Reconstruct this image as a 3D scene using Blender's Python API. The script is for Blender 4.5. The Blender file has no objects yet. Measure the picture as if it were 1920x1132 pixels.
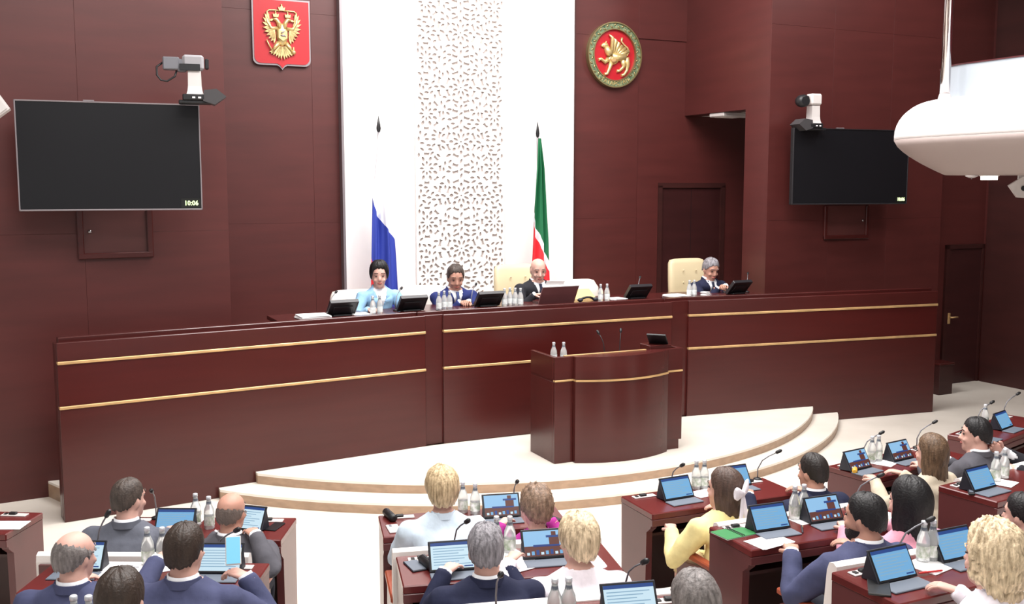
import bpy, bmesh, math, random
import numpy as np
from mathutils import Vector, Matrix, noise as mnoise

R = math.radians
PI = math.pi
scene = bpy.context.scene
COL = scene.collection

# ------------------------------------------------------------------ camera
F_PX, CAM_H = 1925.0, 2.9
PITCH = math.atan((566 - 350) / F_PX)
cam_data = bpy.data.cameras.new('camera')
cam = bpy.data.objects.new('camera', cam_data)
COL.objects.link(cam)
cam_data.sensor_width = 36.0
cam_data.lens = 36.0 * F_PX / 1920.0
cam_data.clip_end = 200
cam.location = (0, 0, CAM_H)
cam.rotation_euler = (PI / 2 - PITCH, 0, 0)
scene.camera = cam

# ------------------------------------------------------------------ world, lights, exposure
world = bpy.data.worlds.new('world')
scene.world = world
world.use_nodes = True
world.node_tree.nodes['Background'].inputs[0].default_value = (1.0, 0.98, 0.97, 1)
world.node_tree.nodes['Background'].inputs[1].default_value = 0.45
scene.view_settings.view_transform = 'Standard'
scene.view_settings.look = 'None'
scene.view_settings.gamma = 1
scene.view_settings.exposure = 0.0
try:
    scene.view_settings.use_curve_mapping = False
except Exception:
    pass
CEIL = 7.4


def area(name, loc, sx, sy, power, rotz=0.0, tilt=(0, 0), col=(1, 0.975, 0.96)):
    l = bpy.data.lights.new(name, 'AREA')
    l.shape = 'RECTANGLE'
    l.size, l.size_y = sx, sy
    l.energy = power
    l.color = col
    o = bpy.data.objects.new(name, l)
    o.location = loc
    o.rotation_euler = (tilt[0], tilt[1], rotz)
    COL.objects.link(o)
    return o


A26 = R(26)
area('ceiling_lamp', (0.6, 10.4, CEIL - 0.12), 5.0, 2.2, 560, A26)
area('ceiling_lamp', (-1.5, 5.6, CEIL - 0.12), 4.0, 2.4, 335, A26)
area('ceiling_lamp', (2.5, 7.3, CEIL - 0.12), 4.0, 2.4, 440, A26)
area('ceiling_lamp', (0.8, 2.0, CEIL - 0.12), 5.0, 2.4, 260, A26)


def wall_wash(name, loc, target, power, size=0.5, spread=70):
    l = bpy.data.lights.new(name, 'SPOT')
    l.energy = power
    l.spot_size = R(spread)
    l.spot_blend = 0.9
    l.shadow_soft_size = size
    l.color = (1, 0.97, 0.95)
    o = bpy.data.objects.new(name, l)
    o.location = loc
    o.rotation_euler = (Vector(target) - Vector(loc)).to_track_quat('-Z', 'Y').to_euler()
    COL.objects.link(o)
    return o


wall_wash('wall_washer', (1.0, 9.2, CEIL - 0.2), (-0.6, 13.3, 4.6), 370, 0.35, 62)
wall_wash('wall_washer', (-2.0, 7.0, CEIL - 0.2), (-3.4, 10.4, 4.4), 35, 0.4, 80)
wall_wash('wall_washer', (6.2, 11.6, CEIL - 0.2), (4.6, 14.0, 4.6), 480, 0.5, 95)  # unseen spot, set aside so its reflection hazes the right wall


# ------------------------------------------------------------------ photograph geometry helpers
def ray(px, py):
    x = (px - 960) / F_PX
    y = -(py - 566) / F_PX
    c, s = math.cos(PITCH), math.sin(PITCH)
    return Vector((x, c + y * s, -s + y * c))


def at(px, py, z):
    r = ray(px, py)
    return Vector((0, 0, CAM_H)) + r * ((z - CAM_H) / r.z)


def at_depth(px, py, Y):
    r = ray(px, py)
    return Vector((0, 0, CAM_H)) + r * (Y / r.y)


TH = A26
TAN = math.tan(TH)


def on_plane(px, py, c, tan=TAN):
    r = ray(px, py)
    return Vector((0, 0, CAM_H)) + r * (c / (r.y - tan * r.x))


# ------------------------------------------------------------------ materials
def lin(c):
    return tuple(((x / 255) / 12.92 if x / 255 <= 0.04045 else ((x / 255 + 0.055) / 1.055) ** 2.4) for x in c)


MATS = {}


def mat(name, rgb, rough=0.5, metal=0.0, spec=0.5, var=0.0, scale=(3, 3, 3), bump=0.0, bscale=60.0, trans=0.0,
        emit=0.0, coat=0.0, rgb2=None, sheen=0.0, detail=4.0):
    if name in MATS:
        return MATS[name]
    m = bpy.data.materials.new(name)
    m.use_nodes = True
    nt = m.node_tree
    b = nt.nodes['Principled BSDF']
    c = lin(rgb)
    b.inputs['Base Color'].default_value = (*c, 1)
    b.inputs['Roughness'].default_value = rough
    b.inputs['Metallic'].default_value = metal
    b.inputs['Specular IOR Level'].default_value = spec
    b.inputs['Transmission Weight'].default_value = trans
    b.inputs['Coat Weight'].default_value = coat
    b.inputs['Sheen Weight'].default_value = sheen
    if emit:
        b.inputs['Base Color'].default_value = (c[0] * .12, c[1] * .12, c[2] * .12, 1)
        b.inputs['Emission Color'].default_value = (*c, 1)
        b.inputs['Emission Strength'].default_value = emit
    if var or bump:
        tc = nt.nodes.new('ShaderNodeTexCoord')
        mp = nt.nodes.new('ShaderNodeMapping')
        mp.inputs['Scale'].default_value = scale
        nt.links.new(tc.outputs['Object'], mp.inputs['Vector'])
    if var:
        nz = nt.nodes.new('ShaderNodeTexNoise')
        nz.inputs['Scale'].default_value = 1.0
        nz.inputs['Detail'].default_value = detail
        nt.links.new(mp.outputs[0], nz.inputs['Vector'])
        rp = nt.nodes.new('ShaderNodeValToRGB')
        rp.color_ramp.elements[0].position = 0.3
        rp.color_ramp.elements[1].position = 0.7
        c2 = lin(rgb2) if rgb2 else c
        rp.color_ramp.elements[0].color = (*[min(1, v * (1 - var)) for v in c], 1)
        rp.color_ramp.elements[1].color = (*[min(1, v * (1 + var)) for v in c2], 1)
        nt.links.new(nz.outputs['Fac'], rp.inputs[0])
        nt.links.new(rp.outputs[0], b.inputs['Base Color'])
    if bump:
        n2 = nt.nodes.new('ShaderNodeTexNoise')
        n2.inputs['Scale'].default_value = bscale
        n2.inputs['Detail'].default_value = 3
        nt.links.new(tc.outputs['Object'], n2.inputs['Vector'])
        bp = nt.nodes.new('ShaderNodeBump')
        bp.inputs['Strength'].default_value = bump
        bp.inputs['Distance'].default_value = 0.01
        nt.links.new(n2.outputs['Fac'], bp.inputs['Height'])
        nt.links.new(bp.outputs[0], b.inputs['Normal'])
    MATS[name] = m
    return m


M_WALL = mat('wall_wood', (78, 33, 31), 0.42, spec=0.5, var=0.1, scale=(0.9, 0.9, 7), rgb2=(80, 34, 32), detail=6)
M_DAIS = mat('dais_wood', (71, 27, 25), 0.26, spec=0.5, var=0.1, scale=(0.8, 0.8, 9), detail=6)
M_DAIS2 = mat('dais_wood_mid_band', (73, 24, 22), 0.26, spec=0.42, var=0.1, scale=(0.8, 0.8, 9), detail=6)
M_DESK = mat('desk_wood', (94, 35, 34), 0.26, var=0.14, scale=(2, 2, 9), detail=6)
M_DESKSIDE = mat('desk_side_wood', (92, 48, 49), 0.3, var=0.12, scale=(3, 3, 3), detail=6)
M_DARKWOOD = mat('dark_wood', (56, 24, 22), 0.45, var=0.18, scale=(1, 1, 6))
M_DOOR = mat('door_wood', (54, 23, 23), 0.4, var=0.15, scale=(1, 1, 6))
M_ARM = mat('armrest_wood', (158, 74, 48), 0.35, var=0.15, scale=(4, 4, 12))
M_GOLD = mat('gold_strip', (206, 168, 118), 0.42, metal=0.4, var=0.2, scale=(4, 4, 4))
M_RIMGOLD = mat('dull_gold', (150, 136, 96), 0.35, metal=0.7)
M_RELIEF = mat('gold_relief', (220, 196, 138), 0.32, metal=0.6, var=0.12, scale=(30, 30, 30))
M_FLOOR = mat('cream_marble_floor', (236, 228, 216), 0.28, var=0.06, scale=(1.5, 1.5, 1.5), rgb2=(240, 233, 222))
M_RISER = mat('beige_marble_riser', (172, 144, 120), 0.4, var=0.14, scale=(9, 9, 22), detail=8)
M_PLASTER = mat('white_plaster', (240, 236, 236), 0.7, var=0.05, scale=(2, 2, 0.7), rgb2=(246, 240, 240), detail=8)
M_CEIL = mat('ceiling_white', (225, 222, 218), 0.8)
M_LATTICE = mat('lattice_white', (240, 235, 232), 0.65)
M_LATBACK = mat('lattice_backing', (172, 162, 158), 0.8)  # grey puts the shade inside the pierced holes into the backing colour
M_STEEL = mat('brushed_steel', (185, 180, 180), 0.25, metal=1.0)
M_CHROME = mat('chrome', (190, 186, 186), 0.12, metal=1.0)
M_GREYMETAL = mat('grey_metal', (120, 120, 126), 0.4, metal=0.4)
M_WHITEPL = mat('white_plastic', (206, 200, 198), 0.4)
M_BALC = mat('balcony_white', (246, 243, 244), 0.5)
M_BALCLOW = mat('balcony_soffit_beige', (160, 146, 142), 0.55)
M_BLACK = mat('black_plastic', (22, 22, 25), 0.45)
M_SCREEN = mat('dark_screen', (18, 18, 22), 0.34, spec=0.4)
M_BEZEL = mat('dark_bezel', (34, 32, 36), 0.35)
M_SILVER = mat('silver_bezel', (150, 142, 146), 0.35, metal=0.5)
M_CREAM = mat('cream_leather', (214, 198, 162), 0.42, bump=0.08, bscale=120)
M_WLEATHER = mat('white_leather', (222, 214, 206), 0.42, bump=0.08, bscale=120)
M_BENCH = mat('bench_leather', (240, 234, 230), 0.45, bump=0.06, bscale=120)
M_GLASS = mat('bottle_glass', (244, 248, 248), 0.1, trans=0.6, spec=0.6)
M_CAP = mat('bottle_cap', (216, 220, 226), 0.35, metal=0.4)
M_LABEL = mat('bottle_label', (196, 220, 180), 0.6, var=0.5, scale=(40, 40, 30), rgb2=(226, 236, 222))
M_WLABEL = mat('bottle_label_pale', (226, 232, 232), 0.6, var=0.2, scale=(30, 30, 30))
M_PAPER = mat('paper', (244, 243, 244), 0.8)
M_PRINT = mat('print_grey', (170, 172, 182), 0.8)
M_GREEN = mat('green_cover', (44, 122, 66), 0.5)
M_YELLOW = mat('yellow_plastic', (214, 164, 60), 0.45)
M_RED = mat('red_plastic', (196, 44, 44), 0.4)
M_CYAN = mat('phone_cyan', (120, 205, 235), 0.35, emit=0.95)
M_FOLIO = mat('folio_grey', (96, 104, 116), 0.6)
M_FOLIOD = mat('folio_dark', (34, 36, 46), 0.55)
M_SCR_W = mat('screen_page', (205, 232, 246), 0.4, emit=0.85)
M_SCR_B = mat('screen_blue', (120, 180, 226), 0.4, emit=0.8)
M_SCR_H = mat('screen_header', (40, 78, 150), 0.4, emit=0.7)
M_SCR_SKY = mat('screen_sky', (150, 200, 240), 0.4, emit=0.8)
M_SCR_BR = mat('screen_brown', (120, 70, 62), 0.4, emit=0.55)
M_SCR_T = mat('screen_text', (150, 190, 218), 0.4, emit=0.7)
M_CLOCK = mat('clock_digits', (226, 250, 180), 0.4, emit=2.0)
M_CLOCKBG = mat('clock_black', (4, 7, 4), 0.5)
M_SHIELD = mat('shield_red', (184, 52, 58), 0.22, coat=0.5)
M_DISC = mat('disc_red', (170, 30, 40), 0.3)
M_RINGG = mat('ring_green', (70, 108, 78), 0.4, metal=0.2, var=0.5, scale=(26, 26, 26), rgb2=(120, 130, 100))
M_FLW = mat('flag_white', (240, 240, 246), 0.75)
M_FLB = mat('flag_blue', (44, 62, 160), 0.7)
M_FLR = mat('flag_red', (222, 46, 56), 0.7)
M_FLG = mat('flag_green', (24, 106, 66), 0.7)
M_LIGHT = mat('lamp_lens', (255, 250, 240), 0.4, emit=6)


def fab(name, rgb, rough=0.85):
    return mat('fabric_' + name, rgb, rough, spec=0.25, var=0.12, scale=(14, 14, 9), bump=0.25, bscale=28)


def skin(name, rgb):
    return mat('skin_' + name, rgb, 0.5, spec=0.35, var=0.06, scale=(12, 12, 12))


def hairm(name, rgb, rgb2=None, v=0.3):
    return mat('hair_' + name, rgb, 0.5, spec=0.4, var=v, scale=(70, 70, 14), rgb2=rgb2, bump=0.4, bscale=90)


# ------------------------------------------------------------------ mesh builder
class MB:
    def __init__(s):
        s.v, s.f, s.m, s.sm = [], [], [], []

    def add(s, verts, faces, mi=0, sm=False):
        o = len(s.v)
        s.v += [tuple(p) for p in verts]
        for f in faces:
            s.f.append([i + o for i in f])
            s.m.append(mi)
            s.sm.append(sm)
        return s

    def box(s, x0, x1, y0, y1, z0, z1, bev=0.0, mi=0, M=None):
        if x0 > x1: x0, x1 = x1, x0
        if y0 > y1: y0, y1 = y1, y0
        if z0 > z1: z0, z1 = z1, z0
        b = min(bev, (x1 - x0) * .49, (y1 - y0) * .49, (z1 - z0) * .49)
        if b <= 0:
            V = [(x, y, z) for x in (x0, x1) for y in (y0, y1) for z in (z0, z1)]
            Fc = [(0, 1, 3, 2), (4, 6, 7, 5), (0, 4, 5, 1), (2, 3, 7, 6), (0, 2, 6, 4), (1, 5, 7, 3)]
        else:
            V, Fc, idx = [], [], {}
            X, Y, Z = (x0, x1), (y0, y1), (z0, z1)
            for i in (0, 1):
                for j in (0, 1):
                    for k in (0, 1):
                        dx, dy, dz = (b if i == 0 else -b), (b if j == 0 else -b), (b if k == 0 else -b)
                        for a, p in enumerate(((X[i], Y[j] + dy, Z[k] + dz), (X[i] + dx, Y[j], Z[k] + dz), (X[i] + dx, Y[j] + dy, Z[k]))):
                            idx[(i, j, k, a)] = len(V)
                            V.append(p)
                for_ = None
            g = idx
            for i in (0, 1):
                Fc.append((g[i, 0, 0, 0], g[i, 0, 1, 0], g[i, 1, 1, 0], g[i, 1, 0, 0]))
                Fc.append((g[0, i, 0, 1], g[0, i, 1, 1], g[1, i, 1, 1], g[1, i, 0, 1]))
                Fc.append((g[0, 0, i, 2], g[0, 1, i, 2], g[1, 1, i, 2], g[1, 0, i, 2]))
                for j in (0, 1):
                    Fc.append((g[i, j, 0, 0], g[i, j, 1, 0], g[i, j, 1, 1], g[i, j, 0, 1]))
                    Fc.append((g[i, 0, j, 0], g[i, 1, j, 0], g[i, 1, j, 2], g[i, 0, j, 2]))
                    Fc.append((g[0, i, j, 1], g[1, i, j, 1], g[1, i, j, 2], g[0, i, j, 2]))
                    for k in (0, 1):
                        Fc.append((g[i, j, k, 0], g[i, j, k, 1], g[i, j, k, 2]))
        if M is not None:
            V = [M @ Vector(p) for p in V]
        return s.add(V, Fc, mi)

    def loft(s, rings, mi=0, sm=True, cap=True, closed=True):
        n = len(rings[0])
        V = [p for r in rings for p in r]
        Fc = []
        for i in range(len(rings) - 1):
            for j in range(n if closed else n - 1):
                a, b = i * n + j, i * n + (j + 1) % n
                Fc.append((a, b, b + n, a + n))
        s.add(V, Fc, mi, sm)
        if cap:
            o = len(s.v) - len(V)
            s.f.append([o + j for j in range(n)][::-1]); s.m.append(mi); s.sm.append(False)
            s.f.append([o + (len(rings) - 1) * n + j for j in range(n)]); s.m.append(mi); s.sm.append(False)
        return s

    def tube(s, path, r, n=8, mi=0, cap=True, flat=1.0):
        P = [Vector(p) for p in path]
        if not hasattr(r, '__len__'):
            r = [r] * len(P)
        rings = []
        up = None
        for i, p in enumerate(P):
            t = (P[min(i + 1, len(P) - 1)] - P[max(i - 1, 0)]).normalized()
            if up is None:
                up = Vector((0, 0, 1)) if abs(t.z) < 0.9 else Vector((0, 1, 0))
            a = t.cross(up).normalized()
            b = a.cross(t).normalized()
            up = b
            rings.append([p + (a * math.cos(2 * PI * k / n) + b * math.sin(2 * PI * k / n) * flat) * r[i] for k in range(n)])
        return s.loft(rings, mi, True, cap)

    def ell(s, c, rad, nu=12, nv=8, mi=0, M=None):
        c = Vector(c)
        rings = []
        for i in range(nv + 1):
            th = max(0.02, min(PI - 0.02, PI * i / nv))
            ring = []
            for k in range(nu):
                ph = 2 * PI * k / nu
                p = Vector((rad[0] * math.sin(th) * math.cos(ph), rad[1] * math.sin(th) * math.sin(ph), -rad[2] * math.cos(th)))
                if M is not None:
                    p = M @ p
                ring.append(c + p)
            rings.append(ring)
        return s.loft(rings, mi, True, True)

    def lathe(s, prof, n=14, c=(0, 0, 0), mi=0, cap=True):
        return s.loft([[(c[0] + r * math.cos(2 * PI * k / n), c[1] + r * math.sin(2 * PI * k / n), c[2] + z) for k in range(n)] for r, z in prof], mi, True, cap)

    def prism(s, poly, z0, z1, mi=0, mtop=None):
        n = len(poly)
        V = [(x, y, z0) for x, y in poly] + [(x, y, z1) for x, y in poly]
        s.add(V, [tuple(range(n))[::-1]], mi)
        o = len(s.v) - 2 * n
        s.f.append([o + n + i for i in range(n)]); s.m.append(mi if mtop is None else mtop); s.sm.append(False)
        for i in range(n):
            j = (i + 1) % n
            s.f.append([o + i, o + j, o + n + j, o + n + i]); s.m.append(mi); s.sm.append(False)
        return s

    def slab(s, poly, y0, y1, mi=0):
        """polygon given in x-z, extruded along y"""
        n = len(poly)
        V = [(x, y0, z) for x, z in poly] + [(x, y1, z) for x, z in poly]
        Fc = [tuple(range(n)), tuple(range(n, 2 * n))[::-1]] + [(i, (i + 1) % n, n + (i + 1) % n, n + i) for i in range(n)]
        return s.add(V, Fc, mi)

    def mesh(s, name, mats):
        me = bpy.data.meshes.new(name)
        me.from_pydata(s.v, [], s.f)
        if not isinstance(mats, (list, tuple)):
            mats = [mats]
        for m in mats:
            me.materials.append(m)
        me.polygons.foreach_set('material_index', s.m)
        me.polygons.foreach_set('use_smooth', s.sm)
        bm = bmesh.new()
        bm.from_mesh(me)
        bmesh.ops.recalc_face_normals(bm, faces=bm.faces)
        bm.to_mesh(me)
        bm.free()
        me.update()
        return me

    def build(s, name, mats, parent=None, loc=(0, 0, 0), rotz=0.0):
        return place(name, s.mesh(name, mats), parent, loc, rotz)


def place(name, me, parent=None, loc=(0, 0, 0), rotz=0.0):
    o = bpy.data.objects.new(name, me)
    COL.objects.link(o)
    o.location = loc
    o.rotation_euler = (0, 0, rotz)
    if parent is not None:
        o.parent = parent
    return o


def tag(o, label=None, cat=None, group=None, kind=None):
    if label: o['label'] = label
    if cat: o['category'] = cat
    if group: o['group'] = group
    if kind: o['kind'] = kind
    return o


def thing(name, label, cat, loc=(0, 0, 0), rotz=0.0, group=None):
    o = bpy.data.objects.new(name, None)
    COL.objects.link(o)
    o.empty_display_size = 0.1
    o.location = loc
    o.rotation_euler = (0, 0, rotz)
    return tag(o, label, cat, group)


def struct(name, mb, m, parent=None, loc=(0, 0, 0), rotz=0.0):
    o = mb.build(name, m, parent, loc, rotz)
    if parent is None:
        o['kind'] = 'structure'
    return o


def copy_tree(o, parent=None):
    c = o.copy()
    COL.objects.link(c)
    if parent is not None:
        c.parent = parent
    for ch in KIDS.get(o.name, ()):  # children recorded when built, so no search through the scene
        copy_tree(ch, c)
    return c


KIDS = {}


def record(root):
    KIDS[root.name] = list(root.children)
    for ch in root.children:
        record(ch)


def arc_pts(c, r, a0, a1, n):
    return [(c[0] + r * math.cos(a0 + (a1 - a0) * i / n), c[1] + r * math.sin(a0 + (a1 - a0) * i / n)) for i in range(n + 1)]


def text_mesh(txt, size, name='lettering', depth=0.002, bold=0.0):
    cu = bpy.data.curves.new(name, 'FONT')
    cu.body = txt
    cu.size = size
    cu.extrude = depth
    cu.resolution_u = 2
    cu.offset = bold
    cu.align_x = 'CENTER'
    cu.align_y = 'CENTER'
    o = bpy.data.objects.new(name, cu)
    COL.objects.link(o)
    bpy.context.view_layer.update()
    me = bpy.data.meshes.new_from_object(o.evaluated_get(bpy.context.evaluated_depsgraph_get()))
    bpy.data.objects.remove(o)
    return me

# ------------------------------------------------------------------ the room
C_WALL = 13.64                       # rear wall plane  Y = C + TAN * X
C_SIDE = 11.62                       # face of the right-hand projecting wall
CO, SI = math.cos(TH), math.sin(TH)
U = Vector((CO, SI, 0))              # along the rear wall, to the right
V_ = Vector((SI, -CO, 0))            # out of the rear wall, towards the audience
WALL_TOP = CEIL


def corner(px, c, tan=TAN):
    p = on_plane(px, 350, c, tan)
    return Vector((p.x, p.y, 0))


# floor
m = MB()
m.prism([(-9, -3), (13, -3), (13, 20), (-9, 20)], -0.2, 0.0)
struct('floor', m, M_FLOOR)
m = MB()
m.prism([(-9, -3), (13, -3), (13, 20), (-9, 20)], CEIL, CEIL + 0.2)
struct('ceiling', m, M_CEIL)


def wall_panels(parent, length, z0, z1, pw, ph, m, skip=None, thick=0.018, gap=0.0014):
    nx = max(1, round(length / pw))
    nz = max(1, round((z1 - z0) / ph))
    dx, dz = length / nx, (z1 - z0) / nz
    me = MB().box(gap / 2, dx - gap / 2, -thick, 0.0, gap / 2, dz - gap / 2, 0.0007).mesh('panel', m)
    for i in range(nx):
        for k in range(nz):
            x, z = i * dx, z0 + k * dz
            if skip and skip(x, x + dx, z, z + dz):
                continue
            place('panel', me, parent, (x, 0, z))


# left wall (carries the large television); its own angle
LTAN = 0.59
LTH = math.atan(LTAN)
C_LEFT = 9.207 + LTAN * 4.724
lc = on_plane(425, 350, C_LEFT, LTAN)
LU = Vector((math.cos(LTH), math.sin(LTH), 0))
LV = Vector((math.sin(LTH), -math.cos(LTH), 0))
L0 = Vector((lc.x, lc.y, 0)) - LU * 5.4
w = struct('wall_left', MB().box(0, 5.4, 0.0, 0.25, 0, WALL_TOP), M_WALL, None, L0, LTH)
wall_panels(w, 5.4, 0, WALL_TOP, 1.35, 2.47, M_WALL)
# rear wall
b0 = corner(405, C_WALL)
b1 = corner(1436, C_WALL)
BL = (b1 - b0).length
w = struct('wall_back', MB().box(0, BL, 0.0, 0.25, 0, WALL_TOP), M_WALL, None, b0, TH)
dl, dr = (corner(1240, C_WALL) - b0).length, (corner(1350, C_WALL) - b0).length
DOOR_TOP = on_plane(1295, 348, C_WALL).z
wall_panels(w, BL, 0, WALL_TOP, 1.16, 2.47, M_WALL, skip=lambda xa, xb, za, zb: xb > dl - 0.05 and za < DOOR_TOP)
struct('wall_left_return', MB().box(0, (b0 - (L0 + LU * 5.4)).length + 0.2, 0, 0.12, 0, WALL_TOP), M_WALL, None,
       L0 + LU * 5.4 - V_ * 0.0, math.atan2((b0 - L0 - LU * 5.4).y, (b0 - L0 - LU * 5.4).x))
# panels around the rear door
m = MB()
_nx = round(BL / 1.16)
m.box(math.floor((dl - 0.05) / (BL / _nx)) * BL / _nx + .002, dl - 0.07, -0.018, 0, 0, DOOR_TOP + 0.05)
m.box(dr + 0.07, BL, -0.018, 0, 0, DOOR_TOP + 0.05)
m.box(dl - 0.07, dr + 0.07, -0.018, 0, DOOR_TOP + 0.02, DOOR_TOP + 0.05)
m.build('door_surround', M_WALL, w)
d = struct('door_1', MB().box(dl, dr, -0.006, 0.02, 0, DOOR_TOP - 0.03), M_DOOR, None, b0, TH)
MB().box(dl - 0.07, dl, -0.035, 0, 0, DOOR_TOP).box(dr, dr + 0.07, -0.035, 0, 0, DOOR_TOP).box(dl - 0.07, dr + 0.07, -0.035, 0, DOOR_TOP - 0.03, DOOR_TOP + 0.04).build('door_frame', M_DARKWOOD, d)
MB().box((dl + dr) / 2 - 0.002, (dl + dr) / 2 + 0.002, -0.009, 0, 0, DOOR_TOP - 0.03).build('door_seam', M_BLACK, d)

# right projecting wall with the second television
s0 = corner(1437, C_SIDE)
s1 = corner(1765, C_SIDE)
SL = (s1 - s0).length
DEP = (C_WALL - C_SIDE) * CO           # how far it stands in front of the rear wall
SOFF = at_depth(1350, 213, 14.4).z
w = struct('wall_right', MB().box(0, SL, 0.0, 0.3, 0, WALL_TOP), M_WALL, None, s0, TH)
wall_panels(w, SL, 0, WALL_TOP, 1.05, 2.47, M_WALL)
struct('wall_right_pillar', MB().box(0, 0.3, 0.0, 0.46, 0, SOFF), M_WALL, None, s0 + U * 0.006 - V_ * 0.0, TH)
w = struct('wall_right_return', MB().box(0.004, 0.3, 0.0, DEP, SOFF, WALL_TOP), M_WALL, None, s0, TH)
m = MB()
m.box(0.3, 2.4, 0.3, DEP, SOFF, SOFF + 0.25)
struct('ceiling_passage', m, M_CEIL, None, s0, TH)
lp = thing('ceiling_light', 'small white recessed light fitting under the passage soffit beside the right wall', 'light',
           s0 - V_ * 1.1 + U * 0.42 + Vector((0, 0, SOFF)), TH)
MB().box(-0.4, 0.02, -0.16, 0.16, -0.055, 0, 0.01).build('housing', M_WHITEPL, lp)
MB().box(-0.34, -0.04, -0.11, 0.11, -0.062, -0.055).build('diffuser', mat('lamp_diffuser', (220, 216, 210), 0.6), lp)
# far right: door bay and side wall
cr = Vector((6.99, 15.247, 0))
w = struct('wall_far_right', MB().box(-0.9, 0.02, 0.0, 0.2, 0, WALL_TOP), M_WALL, None, cr, TH)
dbay = struct('door_2', MB().box(-0.72, -0.04, -0.02, 0.0, 0, at_depth(1810, 467, 15.0).z), M_DOOR, None, cr, TH)
MB().box(-0.78, -0.72, -0.04, 0, 0, 2.06).box(-0.04, 0.0, -0.04, 0, 0, 2.06).box(-0.78, 0, -0.04, 0, 2.0, 2.06).build('door_frame', M_DARKWOOD, dbay)
hp = MB()
hp.tube([(-0.66, -0.02, 1.0), (-0.66, -0.075, 1.0), (-0.54, -0.08, 1.0)], 0.012, 8)
hp.box(-0.685, -0.635, -0.03, -0.02, 0.9, 1.06, 0.004)
hp.build('door_handle', M_GOLD, dbay)
w = struct('wall_side_right', MB().box(0, 0.2, -11.5, 0.1, 0, WALL_TOP), M_WALL, None, cr + U * 0.02, TH)
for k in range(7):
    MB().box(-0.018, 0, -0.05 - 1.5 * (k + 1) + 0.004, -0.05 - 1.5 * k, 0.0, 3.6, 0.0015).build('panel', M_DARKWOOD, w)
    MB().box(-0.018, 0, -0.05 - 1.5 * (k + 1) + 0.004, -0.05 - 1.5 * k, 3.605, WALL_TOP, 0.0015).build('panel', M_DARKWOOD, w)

# white plaster panel with the carved lattice in its middle
pl_, pr_ = corner(641, C_WALL), corner(1067, C_WALL)
p0 = pl_ - b0
PX0, PX1 = (pl_ - b0).length, (pr_ - b0).length
PROUD = 0.12
w = struct('wall_center', MB().box(PX0, PX1, -PROUD, -0.019, 0, WALL_TOP), M_PLASTER, None, b0, TH)
MB().box(PX0 - 0.03, PX0, -PROUD - 0.012, -0.019, 0, WALL_TOP).build('edge_strip', M_SILVER, w)
MB().box(PX1, PX1 + 0.02, -PROUD - 0.006, -0.019, 0, WALL_TOP).build('edge_strip', M_DARKWOOD, w)
la = (on_plane(779, 300, C_WALL - PROUD / CO) - b0)
lb = (on_plane(944, 300, C_WALL - PROUD / CO) - b0)
la = Vector((la.x, la.y, 0)).dot(U); lb = Vector((lb.x, lb.y, 0)).dot(U)
LW = lb - la
LZ0, LZ1 = 1.0, 6.4
lat = thing('lattice_screen', 'tall white carved lattice with pierced rosettes at the centre of the white wall', 'screen',
            b0 + U * ((la + lb) / 2) + V_ * PROUD, TH)
MB().box(-LW / 2, LW / 2, -0.003, 0.0, LZ0, LZ1).build('backing', M_LATBACK, lat)


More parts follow.
